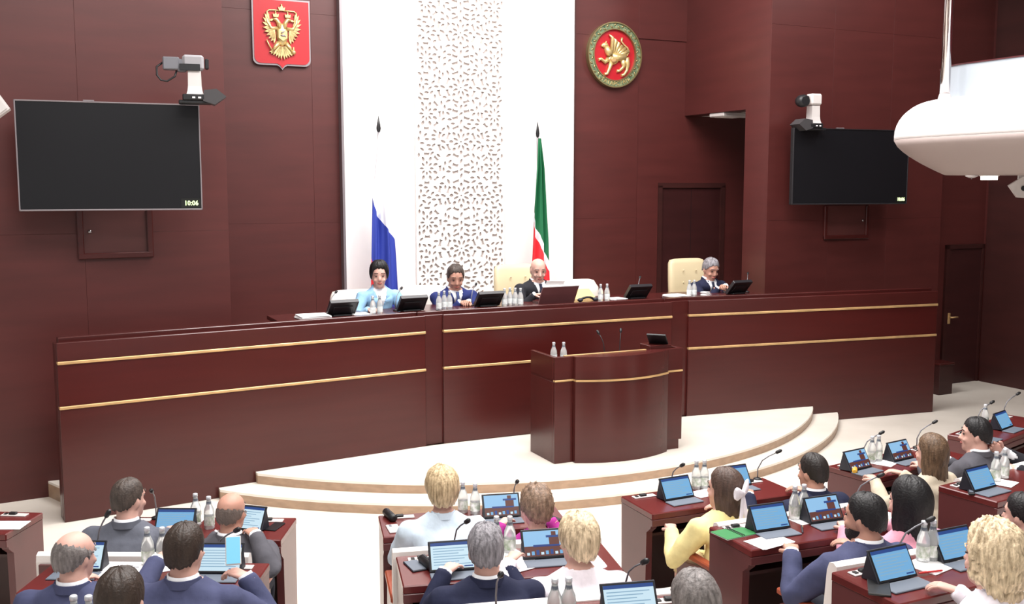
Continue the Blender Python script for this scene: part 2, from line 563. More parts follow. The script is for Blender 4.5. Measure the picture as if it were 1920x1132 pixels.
def lattice():
    P = 98.5 / 1925 * 13.2          # vertical repeat
    holes = []

    def petal(cx, cz, ang, ln, wd):
        pts = []
        for t, w_ in ((-1, 0.25), (-.5, .85), (0, 1), (.55, .8), (1, .3)):
            pts.append((t * ln / 2, w_ * wd / 2))
        for t, w_ in ((1, .3), (.55, .8), (0, 1), (-.5, .85), (-1, .25)):
            pts.append((t * ln / 2, -w_ * wd / 2))
        c, s = math.cos(ang), math.sin(ang)
        return [(cx + x * c - z * s, cz + x * s + z * c) for x, z in pts]

    def bow(cx, cz, ang, rad, span, wd):
        out = []
        n = 5
        for i in range(n):
            a = ang - span / 2 + span * i / (n - 1)
            r_ = rad + wd / 2 * (1.25 if i in (0, n - 1) else 0.8)
            out.append((cx + r_ * math.cos(a), cz + r_ * math.sin(a)))
        for i in range(n):
            a = ang + span / 2 - span * i / (n - 1)
            r_ = rad - wd / 2 * (1.25 if i in (0, n - 1) else 0.8)
            out.append((cx + r_ * math.cos(a), cz + r_ * math.sin(a)))
        return out

    def ok(poly):
        for x, z in poly:
            if abs(x) > LW / 2 - 0.018 or z < LZ0 + 0.02 or z > LZ1 - 0.02:
                return False
        c = (sum(x for x, _ in poly) / len(poly), sum(z for _, z in poly) / len(poly))
        rr = max(math.hypot(x - c[0], z - c[1]) for x, z in poly)
        for q, c2, r2 in holes:
            d_ = math.hypot(c[0] - c2[0], c[1] - c2[1])
            if d_ < rr + r2 + 0.008:
                # fine test
                for a in poly:
                    for b_ in q:
                        if math.hypot(a[0] - b_[0], a[1] - b_[1]) < 0.014:
                            return False
                if d_ < 0.02:
                    return False
        holes.append((poly, c, rr))
        return True

    zc = on_plane(861, 62, C_WALL - PROUD / CO).z
    base = zc - P * math.ceil((zc - LZ0) / P + 1)
    nrows = int((LZ1 - base) / P) + 2
    side = LW * 0.385
    for k in range(nrows):
        for cx, cz, kind in ((0, base + k * P, 0), (-side, base + (k + .5) * P, 1), (side, base + (k + .5) * P, 1)):
            if kind == 0:
                ok(petal(cx, cz + 0.0, 0, .026, .026))
                for i in range(8):
                    a = i * PI / 4 + PI / 8
                    ok(petal(cx + .078 * math.cos(a), cz + .078 * math.sin(a), a, .072, .034))
                for i in range(8):
                    a = i * PI / 4
                    ok(petal(cx + .135 * math.cos(a), cz + .135 * math.sin(a), a, .056, .044))
                for i in range(8):
                    a = i * PI / 4 + PI / 8
                    ok(bow(cx, cz, a, .190, .46, .036))
                for i in range(16):
                    a = i * PI / 8
                    ok(petal(cx + .245 * math.cos(a), cz + .245 * math.sin(a), a + (.35 if i % 2 else -.35), .074, .036))
                for i in range(12):
                    a = i * PI / 6 + PI / 12
                    ok(bow(cx, cz, a, .305, .27, .04))
            else:
                for i in range(8):
                    a = i * PI / 4
                    ok(petal(cx + .066 * math.cos(a), cz + .066 * math.sin(a), a, .056, .03))
                for i in range(8):
                    a = i * PI / 4 + PI / 8
                    ok(petal(cx + .125 * math.cos(a), cz + .125 * math.sin(a), a, .064, .042))
                for i in range(8):
                    a = i * PI / 4
                    ok(bow(cx, cz, a, .18, .4, .036))
                for i in range(12):
                    a = i * PI / 6 + PI / 12
                    ok(petal(cx + .235 * math.cos(a), cz + .235 * math.sin(a), a + .5, .07, .036))
    rnd = random.Random(4)
    # small fillers, mirrored left-right
    z = LZ0 + 0.04
    while z < LZ1 - 0.04:
        x = 0.0
        while x < LW / 2 - 0.03:
            a = rnd.choice((0, .6, 1.57, 2.4))
            if ok(petal(x, z, a, .062, .034)) and x > 0:
                ok(petal(-x, z, PI - a, .062, .034))
            x += 0.022
        z += 0.025
    cu = bpy.data.curves.new('lattice', 'CURVE')
    cu.dimensions = '2D'
    cu.fill_mode = 'BOTH'
    cu.extrude = 0.012

    def spl(poly):
        s_ = cu.splines.new('POLY')
        s_.points.add(len(poly) - 1)
        for p_, (x, z_) in zip(s_.points, poly):
            p_.co = (x, z_, 0, 1)
        s_.use_cyclic_u = True
    spl([(-LW / 2, LZ0), (LW / 2, LZ0), (LW / 2, LZ1), (-LW / 2, LZ1)])
    for q, _, _ in holes:
        spl(q)
    o = bpy.data.objects.new('lattice', cu)
    COL.objects.link(o)
    bpy.context.view_layer.update()
    me = bpy.data.meshes.new_from_object(o.evaluated_get(bpy.context.evaluated_depsgraph_get()))
    bpy.data.objects.remove(o)
    me.transform(Matrix.Rotation(PI / 2, 4, 'X'))
    me.transform(Matrix.Translation((0, -0.016, 0)))
    me.materials.clear()
    me.materials.append(M_LATTICE)
    return me


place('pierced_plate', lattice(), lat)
MB().box(-LW / 2 - 0.012, -LW / 2, -0.05, 0, LZ0, LZ1).box(LW / 2, LW / 2 + 0.012, -0.05, 0, LZ0, LZ1).build('frame', M_LATTICE, lat)

# ------------------------------------------------------------------ stage steps and presidium desk
STG = 0.2
DV = [(122, 980, 0.0), (800, 836, STG), (833, 831.5, STG), (1257, 784, STG), (1288, 780, STG), (1749, 772, 0.0)]
DP = [Vector((p.x, p.y)) for p in (at(*q) for q in DV)]


def dais_y(X):
    for a, b in zip(DP[:-1], DP[1:]):
        if a.x <= X <= b.x:
            return a.y + (b.y - a.y) * (X - a.x) / (b.x - a.x)
    return DP[0].y if X < DP[0].x else DP[-1].y


def dais_pt(px, back, z, py=575):
    """point behind the front of the presidium desk, on the sight line column px"""
    lo, hi = 7.0, 16.0
    for _ in range(40):
        mid = (lo + hi) / 2
        p = at_depth(px, py, mid)
        if mid < dais_y(p.x) + back * 1.12:
            lo = mid
        else:
            hi = mid
    p = at_depth(px, py, lo)
    return Vector((p.x, p.y, z))


SC = (-0.71, 13.8)
for i, (r_, z0, z1) in enumerate(((4.93, 0.0, STG / 2), (4.63, STG / 2, STG))):
    # arc closed along the foot of the desk
    pts = []
    n = 90
    arc = []
    for k in range(n + 1):
        a = -PI * 1.02 + PI * 1.2 * k / n
        x, y = SC[0] + r_ * math.cos(a), SC[1] + r_ * math.sin(a)
        if DP[0].x < x < DP[-1].x and y < dais_y(x) - 0.02:
            arc.append((x, y))
    back = [(p.x, p.y - 0.002) for p in DP[::-1] if arc[0][0] < p.x < arc[-1][0]]
    xl, xr = arc[0][0] - 0.03, arc[-1][0] + 0.03
    poly = arc + [(xr, dais_y(xr) - 0.002)] + back + [(xl, dais_y(xl) - 0.002)]
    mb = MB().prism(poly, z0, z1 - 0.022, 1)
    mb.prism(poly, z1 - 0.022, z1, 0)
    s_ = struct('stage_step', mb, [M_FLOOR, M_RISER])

dk = thing('presidium_desk', 'long dark red wooden presidium desk with twin gold strips across the stage', 'desk', (DP[0].x, DP[0].y, 0))
DO = Vector((DP[0].x, DP[0].y, 0))
ZT = 1.575


def along(a, b):
    d_ = Vector((b.x - a.x, b.y - a.y, 0))
    return d_.length, math.atan2(d_.y, d_.x)


PLATW = 1.0
secs = [(0, 1, 1), (1, 2, 0), (2, 3, 1), (3, 4, 0), (4, 5, 1)]
for a, b, big in secs:
    A, B = DP[a], DP[b]
    ln, rz = along(A, B)
    loc = Vector((A.x, A.y, 0)) - DO
    zb = STG if (a, b) != (0, 1) and (a, b) != (4, 5) else 0.0
    if big:
        MB().box(0, ln, 0, 0.06, 1.412, ZT, 0.006).build('upper_panel', M_DAIS, dk, loc, rz)
        MB().box(0, ln, 0.004, 0.06, 1.02, 1.388, 0.004).build('middle_panel', M_DAIS2, dk, loc, rz)
        MB().box(0, ln, 0, 0.06, zb, 0.998, 0.006).build('lower_panel', M_DAIS, dk, loc, rz)
        for z in (1.40, 1.009):
            MB().box(0, ln, -0.012, 0.05, z - 0.0135, z + 0.0135, 0.005).build('gold_strip', M_GOLD, dk, loc, rz)
        MB().box(0.01 if a == 0 else -0.02, ln, 0.06, 0.13, 1.45, ZT - 0.012).box(0.03 if a == 0 else -0.03, ln, 0.12, 0.2, 1.4, 1.605, 0.006).build('ledge', M_DAIS, dk, loc, rz)
    else:
        MB().box(-0.02, ln + 0.02, 0.03, 0.09, zb, ZT, 0.004).build('pilaster', M_DAIS, dk, loc, rz)
        MB().box(-0.05, ln + 0.05, 0.09, 0.2, 1.4, 1.605, 0.004).build('ledge', M_DAIS, dk, loc, rz)
# end caps
ln, rz = along(DP[0], DP[1])
MB().box(-0.002, 0.05, 0.06, 0.2, 0, 1.56, 0.004).build('end_panel', M_DAIS, dk, (0, 0, 0), rz)
ln, rz = along(DP[4], DP[5])
MB().box(ln - 0.05, ln + 0.002, 0.06, 0.2, 0, 1.56, 0.004).build('end_panel', M_DAIS, dk, Vector((DP[4].x, DP[4].y, 0)) - DO, rz)
# worktop behind the ledge
wl, wr = dais_pt(527, 0.2, 0), dais_pt(1440, 0.2, 0)
front = [wl.xy] + [Vector((p.x - 0.09, p.y + 0.2)) for p in DP[1:5]] + [wr.xy]
rear = [Vector((p.x - 0.28, p.y + 0.58)) for p in front]
MB().prism([tuple(p - DO.xy) for p in front] + [tuple(p - DO.xy) for p in rear[::-1]], 1.545, 1.585).build('worktop', M_DAIS, dk)
WT = 1.585
# raised platform the presidium sits on
PLAT = 0.82
ps = [Vector((p.x - 0.32, p.y + 0.66)) for p in [wl.xy] + DP[1:5] + [wr.xy]]
pb = [(b0 + U * t + V_ * 0.03).xy for t in (BL - 0.02, PX0 * 0.55)]
struct('stage_platform', MB().prism([tuple(p) for p in ps] + [tuple(p) for p in pb], 0, PLAT), M_FLOOR)
q = at(90, 902, 0.15)
st = [(q.x, q.y), (q.x + 0.31, q.y - 0.28), (q.x + 0.62, q.y - 0.1), (q.x + 0.42, q.y + 0.18)]
struct('stage_side_step', MB().prism(st, 0, 0.13, 0).prism(st, 0.13, 0.152, 1), [M_RISER, M_FLOOR])
# low wooden box behind the right end
q0 = at(1760, 741, 0.0)
bx = thing('wooden_box', 'low dark red wooden box on the floor beyond the right desk end', 'box', (q0.x, q0.y, 0), TH)
MB().box(0, 0.26, 0, 0.24, 0, 0.42, 0.004).build('body', M_DARKWOOD, bx)
MB().box(-0.012, 0.272, -0.012, 0.25, 0.42, 0.45, 0.004).build('lid', M_DAIS, bx)

# ------------------------------------------------------------------ lectern
fl = at(1039.5, 870, STG)
bl = at(994.5, 846, STG)
lth = math.atan2(0.226 * 1.0, 0.49)
lt = thing('lectern', 'dark red wooden lectern with a bowed front and gold strip, standing on the stage', 'lectern', (fl.x, fl.y, STG), lth)
LWD, LD, LH = 1.48, 0.54, 1.055


def bow_line(off, x0, x1, n=44, base=-0.05, sag=0.14):
    pts = []
    for i in range(n + 1):
        t = i / n
        pts.append((x0 + (x1 - x0) * t, base - sag * (1 - (2 * t - 1) ** 2) - off))
    return pts


def bowed(z0, z1, off=0.0):
    fr = bow_line(off, 0.2, 1.27)
    return MB().prism(fr + [(1.27, 0.05), (0.2, 0.05)], z0, z1)


bowed(0, 0.81).build('front_panel', M_DAIS, lt)
bowed(0.832, LH).build('upper_front_panel', M_DAIS, lt)
bowed(0.812, 0.83, 0.012).build('gold_strip', M_GOLD, lt)
MB().box(0, 0.2, 0, 0.05, 0, 0.81, 0.003).box(0, 0.2, 0, 0.05, 0.832, LH, 0.003).build('wing_panel', M_DAIS, lt)
MB().box(1.27, LWD, 0, 0.05, 0.1, 0.81, 0.003).box(1.27, LWD - 0.03, 0.01, 0.05, 0, 0.1).box(1.27, LWD, 0, 0.05, 0.832, LH, 0.003).build('wing_panel', M_DAIS, lt)
MB().box(0.0, 0.2, -0.008, 0.04, 0.812, 0.83, 0.004).build('gold_strip', M_GOLD, lt)
MB().box(1.27, LWD, -0.008, 0.04, 0.812, 0.83, 0.004).build('gold_strip', M_GOLD, lt)
MB().box(0, 0.04, 0.05, LD, 0, 0.81, 0.003).box(0, 0.04, 0.05, LD, 0.832, LH, 0.003).box(0.006, 0.04, 0.05, LD, 0.81, 0.832).build('side_panel', M_DAIS, lt)
MB().box(LWD - 0.04, LWD, 0.05, LD, 0.1, 0.81, 0.003).box(LWD - 0.07, LWD - 0.03, 0.05, LD - .03, 0, 0.1).box(LWD - 0.04, LWD, 0.05, LD, 0.832, LH, 0.003).build('side_panel', M_DAIS, lt)
MB().box(0.04, LWD - 0.04, 0.05, LD, 0.9, 0.94).build('shelf', M_DESK, lt)
MB().box(0.12, 1.06, 0.03, 0.06, LH - 0.002, LH + 0.008, 0.003).build('top_gold_strip', M_GOLD, lt)
MB().box(1.12, 1.38, 0.06, 0.26, 0.94, LH + 0.035, 0.004).build('monitor_plinth', M_DAIS, lt)


def loc_on(root, x, y, z):
    return root.matrix_basis @ Vector((x, y, z))


bpy.context.view_layer.update()

# ------------------------------------------------------------------ televisions, cameras, hatches
def television(pl, pr, label, Lh):
    """pl, pr: lower left and lower right corners of the screen"""
    w_, rz = along(pl, pr)
    t = thing('television', label, 'television', pl, rz)
    MB().box(0, w_, 0, 0.06, 0, Lh, 0.006).build('housing', M_BLACK, t)
    b = MB()
    k = 0.012
    b.box(0, w_, -0.012, 0, Lh - k, Lh, 0.003)
    b.box(0, k, -0.012, 0, 0, Lh, 0.003)
    b.box(w_ - k, w_, -0.012, 0, 0, Lh, 0.003)
    b.box(0, w_, -0.012, 0, 0, k * 1.2, 0.003)
    b.build('bezel', M_SILVER if 'left' in label else M_BEZEL, t)
    MB().box(k, w_ - k, -0.004, 0, k, Lh - k).build('screen', M_SCREEN, t)
    MB().box(w_ * .36, w_ * .42, -0.014, 0.02, Lh, Lh + 0.012, 0.003).build('sensor_bar', M_SILVER, t)
    ck = MB().box(w_ - 0.19, w_ - 0.018, -0.0065, -0.004, 0.02, 0.105).build('clock_panel', M_CLOCKBG, t)
    me = text_mesh('10:06', 0.062, bold=.0016)
    me.transform(Matrix.Scale(0.92, 4, (1, 0, 0)))
    me.materials.append(M_CLOCK)
    me.transform(Matrix.Rotation(PI / 2, 4, 'X'))
    o = place('clock_digits', me, ck, (w_ - 0.1, -0.009, 0.062))
    MB().box(w_ * .4, w_ * .6, 0.06, 0.46, Lh * .35, Lh * .65, 0.01).build('wall_mount', M_BLACK, t)
    return t


a, b = at_depth(36, 396, 9.05), at_depth(380, 391, 9.62)
h = at_depth(27, 186, 9.05).z - a.z
b.z = a.z
television(a, b, 'large dark television with a silver edge on the left wall', h)
a, b = at_depth(1484, 384, 13.05), at_depth(1699, 385, 13.72)
h = at_depth(1486, 239, 13.05).z - a.z
b.z = a.z
television(a, b, 'smaller dark television on the right wall beside the white balcony', h)


def hatch(px0, px1, py0, py1, c, tan, rz, label):
    p = on_plane(px0, py1, c, tan)
    q = on_plane(px1, py1, c, tan)
    w_ = (q - p).xy.length
    h_ = on_plane(px0, py0, c, tan).z - p.z
    t = thing('wall_hatch', label, 'hatch', p, rz)
    MB().box(0.05, w_ - 0.05, -0.03, -0.019, 0.05, h_).build('door', mat('hatch_wood', (84, 44, 42), 0.4, var=0.15, scale=(2, 2, 8)), t)
    MB().box(0, 0.055, -0.055, -0.019, 0, h_, 0.008).box(w_ - 0.055, w_, -0.055, -0.019, 0, h_, 0.008).box(0, w_, -0.057, -0.019, 0, 0.055, 0.008).build('frame', M_DAIS, t)
    MB().lathe([(0.018, 0), (0.018, 0.012), (0.008, 0.02)], 10).build('lock', M_STEEL, t, (0.11 if px0 < 900 else w_ - .1, -0.03, h_ * .55)).rotation_euler = (PI / 2, 0, 0)


hatch(146, 287, 392, 486, C_LEFT, LTAN, LTH, 'framed wooden wall hatch below the television on the left wall')
hatch(1540, 1623, 386, 449, C_SIDE, TAN, TH, 'faint framed wooden wall hatch below the television on the right wall')


def robot_camera(loc, rz, label, flip, grey):
    t = thing('remote_camera', label, 'camera', loc, rz)
    s = flip
    m = MB()
    m.box(-0.17, 0.17, -0.1, 0.14, -0.09, -0.05, 0.008)
    m.box(-0.13, 0.1, -0.12, 0.1, -0.05, 0.02, 0.01)
    m.build('bracket', M_BLACK, t)
    m = MB()
    poly = [(0.08, -0.06), (0.2, -0.1), (0.32, 0.0), (0.22, 0.09), (0.09, 0.07)]
    m.slab([(x * s, z) for x, z in poly], -0.12, 0.12)
    m.build('bracket_arm', mat('camera_arm_grey', (60, 58, 60), 0.5), t)
    m = MB()
    m.loft([[(x * w_, y * w_, z) for x, y in ((-.07, -.07), (.07, -.07), (.07, .07), (-.07, .07))] for z, w_ in ((0.02, 1.25), (0.06, 1.1), (0.12, 1.0), (0.3, 0.95))], sm=False)
    m.build('pedestal', M_WHITEPL, t)
    hd = MB().box(-0.12 if grey else -0.09, 0.1, -0.085, 0.085, 0.31, 0.49, 0.025).build('camera_head', mat('camera_grey', (150, 148, 152), .4) if grey else M_WHITEPL, t)
    mm = MB()
    mm.box(0.11 * s, 0.15 * s, -0.06, 0.06, 0.33, 0.45, 0.01)
    mm.build('lens_hood', M_BLACK, hd)
    m = MB()
    if grey:
        m.box(-0.32, -0.15, -0.07, 0.07, 0.31, 0.46, 0.012)
        m.box(-0.17, -0.08, -0.06, 0.06, 0.29, 0.44, 0.01)
        m.build('rear_housing', M_GREYMETAL, t)
        MB().box(-0.15, 0.06, -0.092, -0.08, 0.3, 0.38, 0.004).build('control_panel', M_BLACK, t)
        MB().tube([(-0.31, -0.02, 0.4), (-0.38, -0.03, 0.34), (-0.38, -0.04, 0.24), (-0.34, -0.05, 0.18), (-0.28, -0.05, 0.17), (-0.2, -0.04, 0.23), (-0.18, -0.03, 0.3)], 0.011, 8).build('cable', M_BLACK, t)
    else:
        m.lathe([(0.085, -0.06), (0.1, -0.02), (0.1, 0.05), (0.07, 0.09)], 16)
        o = m.build('lens', M_BLACK, t, (-0.22, -0.03, 0.37))
        o.rotation_euler = (PI / 2, 0, 0)
        MB().box(-0.14, -0.09, -0.05, 0.05, 0.33, 0.45, 0.01).build('lens_collar', M_WHITEPL, t)
    MB().box(-0.03, 0.0, -0.121, -0.118, -0.03, -0.01).box(0.03, 0.06, -0.121, -0.118, -0.03, -0.01).build('indicator', M_PAPER, t)
    return t


p = at_depth(366, 181, 9.42)
robot_camera(p, R(17), 'robotic camera with grey body and looped cable above the left television', 1, True).scale = (0.84, 0.8, 0.74)
p = at_depth(1524, 234, 13.1)
o = robot_camera(p, R(20), 'robotic camera with white body and dark lens above the right television', -1, False)
o.scale = (0.85, 0.85, 0.78)

# ------------------------------------------------------------------ coat of arms shield (double-headed eagle)
def emblem_frame(px0, px1, py, c):
    p, q = on_plane(px0, py, c), on_plane(px1, py, c)
    return (p + q) / 2, (q - p).length


SHC, SHW = emblem_frame(471, 579, 62, C_WALL)
SHH = on_plane(526, 0, C_WALL).z - on_plane(526, 124, C_WALL).z
sh = thing('coat_of_arms', 'red shield with a gold double headed eagle on the wall left of the white panel', 'emblem', SHC, TH)
w2, h2 = SHW / 2, SHH / 2


def shield_poly(k):
    pts = [(-w2 * k, h2 * k), (w2 * k, h2 * k), (w2 * k, -h2 * k + 0.07)]
    for i in range(5):
        a = -PI / 2 * i / 4
        pts.append((w2 * k - 0.07 + 0.07 * math.cos(a), -h2 * k + 0.07 + 0.07 * math.sin(a)))
    pts += [(0.06, -h2 * k), (0.03, -h2 * k - 0.015), (0, -h2 * k - 0.05), (-0.03, -h2 * k - 0.015), (-0.06, -h2 * k)]
    for i in range(5):
        a = -PI / 2 - PI / 2 * i / 4
        pts.append((-w2 * k + 0.07 + 0.07 * math.cos(a), -h2 * k + 0.07 + 0.07 * math.sin(a)))
    return pts


MB().slab(shield_poly(1.0), -0.06, -0.02).build('rim', M_SILVER, sh)
MB().slab(shield_poly(0.95), -0.068, -0.05).build('shield', M_SHIELD, sh)
eg = MB()
s_ = w2 / 0.5


def Q(pts):
    return [(x * s_, z * s_) for x, z in pts]


Y0, Y1 = -0.095, -0.066


def feather(x0, z0, x1, z1, w_):
    d_ = Vector((x1 - x0, z1 - z0)); n_ = Vector((-d_.y, d_.x)).normalized() * w_
    eg.slab(Q([(x0 - n_.x * .6, z0 - n_.y * .6), (x0 + (d_.x) * .6 - n_.x, z0 + d_.y * .6 - n_.y), (x1, z1), (x0 + d_.x * .6 + n_.x, z0 + d_.y * .6 + n_.y), (x0 + n_.x * .6, z0 + n_.y * .6)]), Y0, Y1)


for sx in (-1, 1):
    # wing: bone and fanned feathers
    eg.tube([(sx * .08 * s_, -.08, .10 * s_), (sx * .19 * s_, -.085, .10 * s_), (sx * .25 * s_, -.085, .20 * s_), (sx * .245 * s_, -.08, .33 * s_)], [.035 * s_, .032 * s_, .028 * s_, .012 * s_], 8)
    for i in range(9):
        a = R(88 - i * 21)
        ln_ = .30 - .012 * i
        bxp = .22 - .012 * i
        bz = .20 - .026 * i
        feather(sx * bxp, bz, sx * (bxp + ln_ * .5 * math.cos(a) + .03), bz + ln_ * .62 * math.sin(a) if i < 5 else bz + ln_ * .5 * math.sin(a), .022)
    for i in range(6):
        a = R(10 - i * 18)
        feather(sx * .12, .08 - .02 * i, sx * (.12 + .16 * math.cos(a)), .08 - .02 * i + .14 * math.sin(a), .018)
    # necks and heads
    eg.tube([(sx * .03 * s_, -.08, .10 * s_), (sx * .06 * s_, -.085, .20 * s_), (sx * .10 * s_, -.088, .255 * s_), (sx * .155 * s_, -.088, .25 * s_)], [.045 * s_, .038 * s_, .034 * s_, .02 * s_], 8)
    feather(sx * .14, .25, sx * .215, .225, .016)
    # crowns
    eg.slab(Q([(sx * .06, .29), (sx * .145, .29), (sx * .155, .345), (sx * .12, .33), (sx * .103, .37), (sx * .085, .33), (sx * .05, .345)]), Y0, Y1)
    eg.ell((sx * .103 * s_, -.08, .375 * s_), (.014 * s_,) * 3, 8, 6)
    # ribbons from the centre crown
    eg.tube([(sx * .03 * s_, -.08, .40 * s_), (sx * .13 * s_, -.08, .405 * s_), (sx * .22 * s_, -.08, .40 * s_), (sx * .26 * s_, -.08, .36 * s_), (sx * .21 * s_, -.08, .32 * s_)], .013 * s_, 6)
    # legs
    eg.tube([(sx * .06 * s_, -.08, -.14 * s_), (sx * .13 * s_, -.085, -.22 * s_), (sx * .17 * s_, -.085, -.28 * s_)], [.045 * s_, .032 * s_, .016 * s_], 8)
    for a in (-60, -100, -20):
        feather(sx * .17, -.28, sx * (.17 + .06 * math.cos(R(a))), -.28 + .06 * math.sin(R(a)), .01)
    for i in range(4):
        feather(sx * .01 * (i + 1), -.2, sx * (.03 + .045 * i), -.42 + .022 * i, .024)
eg.ell((0, -.08, 0), (.10 * s_, .035, .19 * s_), 14, 10)
eg.slab(Q([(-.045, .40), (.045, .40), (.06, .46), (.03, .445), (0, .50), (-.03, .445), (-.06, .46)]), Y0, Y1)
eg.ell((0, -.08, .50 * s_), (.016 * s_,) * 3, 8, 6)
eg.tube([(-.15 * s_, -.09, -.33 * s_), (-.24 * s_, -.09, -.17 * s_), (-.27 * s_, -.09, -.10 * s_)], .014 * s_, 6)      # sceptre
eg.ell((.19 * s_, -.085, -.29 * s_), (.042 * s_, .03, .042 * s_), 10, 8)                                               # orb
eg.slab(Q([(.18, -.25), (.2, -.25), (.2, -.2), (.18, -.2)]), Y0, Y1)
eg.build('eagle', M_RELIEF, sh, (0, 0, -0.03))
MB().slab(Q([(-.075, .06), (.075, .06), (.075, -.06), (0, -.11), (-.075, -.06)]), -.125, -.09).build('breast_shield', M_RELIEF, sh, (0, 0, -0.03))
m = MB()
m.ell((0, -.125, -.035 * s_), (.045 * s_, .012, .02 * s_), 8, 6)
m.tube([(-.03 * s_, -.128, .0), (.02 * s_, -.13, .035 * s_)], .013 * s_, 6)
m.tube([(.03 * s_, -.128, -.03 * s_), (.045 * s_, -.128, -.06 * s_)], .009 * s_, 6)
m.build('rider', M_SILVER, sh, (0, 0, -0.02))

# ------------------------------------------------------------------ round emblem (winged leopard)
REC, RW = emblem_frame(1097, 1197, 104, C_WALL)
em = thing('round_emblem', 'round emblem with a winged leopard in a green ring, right of the white panel', 'emblem', REC, TH)
ro = RW / 2


def ring_mesh(r0, r1, y0, y1, n=64):
    m = MB()
    m.loft([[(r * math.cos(2 * PI * k / n), y, r * 1.03 * math.sin(2 * PI * k / n)) for k in range(n)] for r, y in ((r0, y0), (r0, y1), (r1, y1), (r1, y0), (r0, y0))], cap=False, sm=False)
    return m


ring_mesh(ro * .985, ro * .79, -.02, -.075).build('ring', M_RINGG, em)
r_ = ring_mesh(ro, ro * .965, -.02, -.09)
o = len(r_.v)
r2 = ring_mesh(ro * .80, ro * .77, -.02, -.088)
r_.add(r2.v, r2.f)
r_.build('gold_edge', M_RIMGOLD, em)
MB().loft([[(ro * .79 * math.cos(2 * PI * k / 48), y, ro * .81 * math.sin(2 * PI * k / 48)) for k in range(48)] for y in (-.02, -.05)], sm=False).build('disc', M_DISC, em)
# leafy scrolls on the ring
m = MB()
for k in range(40):
    a = 2 * PI * k / 40
    if -PI / 2 - .62 < ((a + PI) % (2 * PI)) - PI < -PI / 2 + .62:
        continue
    rr = ro * (.88 + .035 * (-1) ** k)
    m.ell((rr * math.cos(a), -.077, rr * 1.03 * math.sin(a)), (.028, .008, .011), 8, 5, M=Matrix.Rotation(-(a + PI / 2 + .7 * (-1) ** k), 3, 'Y'))
m.build('scrolls', M_RIMGOLD, em)
# lettering
lm = MB()
word = 'ТАТАРСТАН'
let = []
for i, chx in enumerate(word):
    a = -PI / 2 + (i - 4) * .135
    me = text_mesh(chx, .072, depth=.004)
    me.transform(Matrix.Rotation(PI / 2, 4, 'X'))
    me.transform(Matrix.Rotation(-(a + PI / 2), 4, 'Y'))
    me.transform(Matrix.Translation((ro * .88 * math.cos(a), -.079, ro * .905 * math.sin(a))))
    lm.add([v.co for v in me.vertices], [list(p.vertices) for p in me.polygons])
lm.build('lettering', M_RELIEF, em)
# leopard, facing left
g = MB()
S = ro / .5 * 1.22


def T(pts, r, n=8, y=-.068):
    g.tube([(x * S, y, z * S) for x, z in pts], [q_ * S for q_ in r], n)


g.ell((-.02 * S, -.066, -.055 * S), (.085 * S, .03, .07 * S), 12, 8, M=Matrix.Rotation(R(-8), 3, 'Y'))
T([(-.06, -.03), (.05, -.03), (.15, -.02)], (.062, .05, .058))
T([(-.07, -.0), (-.11, .05), (-.13, .1)], (.055, .045, .034))
g.ell((-.15 * S, -.07, .115 * S), (.05 * S, .028, .036 * S), 10, 8)
T([(-.17, .12), (-.205, .10)], (.024, .014))
T([(-.14, .14), (-.13, .17)], (.014, .006))
T([(-.10, -.06), (-.15, -.1), (-.21, -.06), (-.245, -.075)], (.034, .026, .02, .022))
T([(-.05, -.08), (-.075, -.17), (-.11, -.245), (-.155, -.255)], (.036, .024, .02, .022))
T([(.12, -.05), (.14, -.13), (.125, -.16), (.075, -.2), (.035, -.205)], (.04, .03, .02, .018, .02))
T([(.17, -.03), (.2, -.11), (.19, -.19), (.15, -.245), (.105, -.26)], (.046, .034, .022, .018, .02))
T([(.18, .0), (.22, .05), (.195, .1), (.14, .14), (.1, .18), (.11, .225)], (.018, .014, .012, .011, .013, .016))
for i in range(6):
    x0, z0 = -.05 + .02 * i, .02 - .006 * i
    T([(x0, z0), (x0 + .01 + .03 * i, z0 + .2 - .026 * i), (x0 - .04 + .04 * i, z0 + .235 - .034 * i)], (.03, .027, .008), 6, -.072)
g.build('leopard', M_RELIEF, em)
MB().lathe([(.05 * S, 0), (.045 * S, .02), (.02 * S, .028)], 16).build('round_shield', M_GOLD, em, (-.03 * S, -.09, -.06 * S)).rotation_euler = (PI / 2, 0, 0)

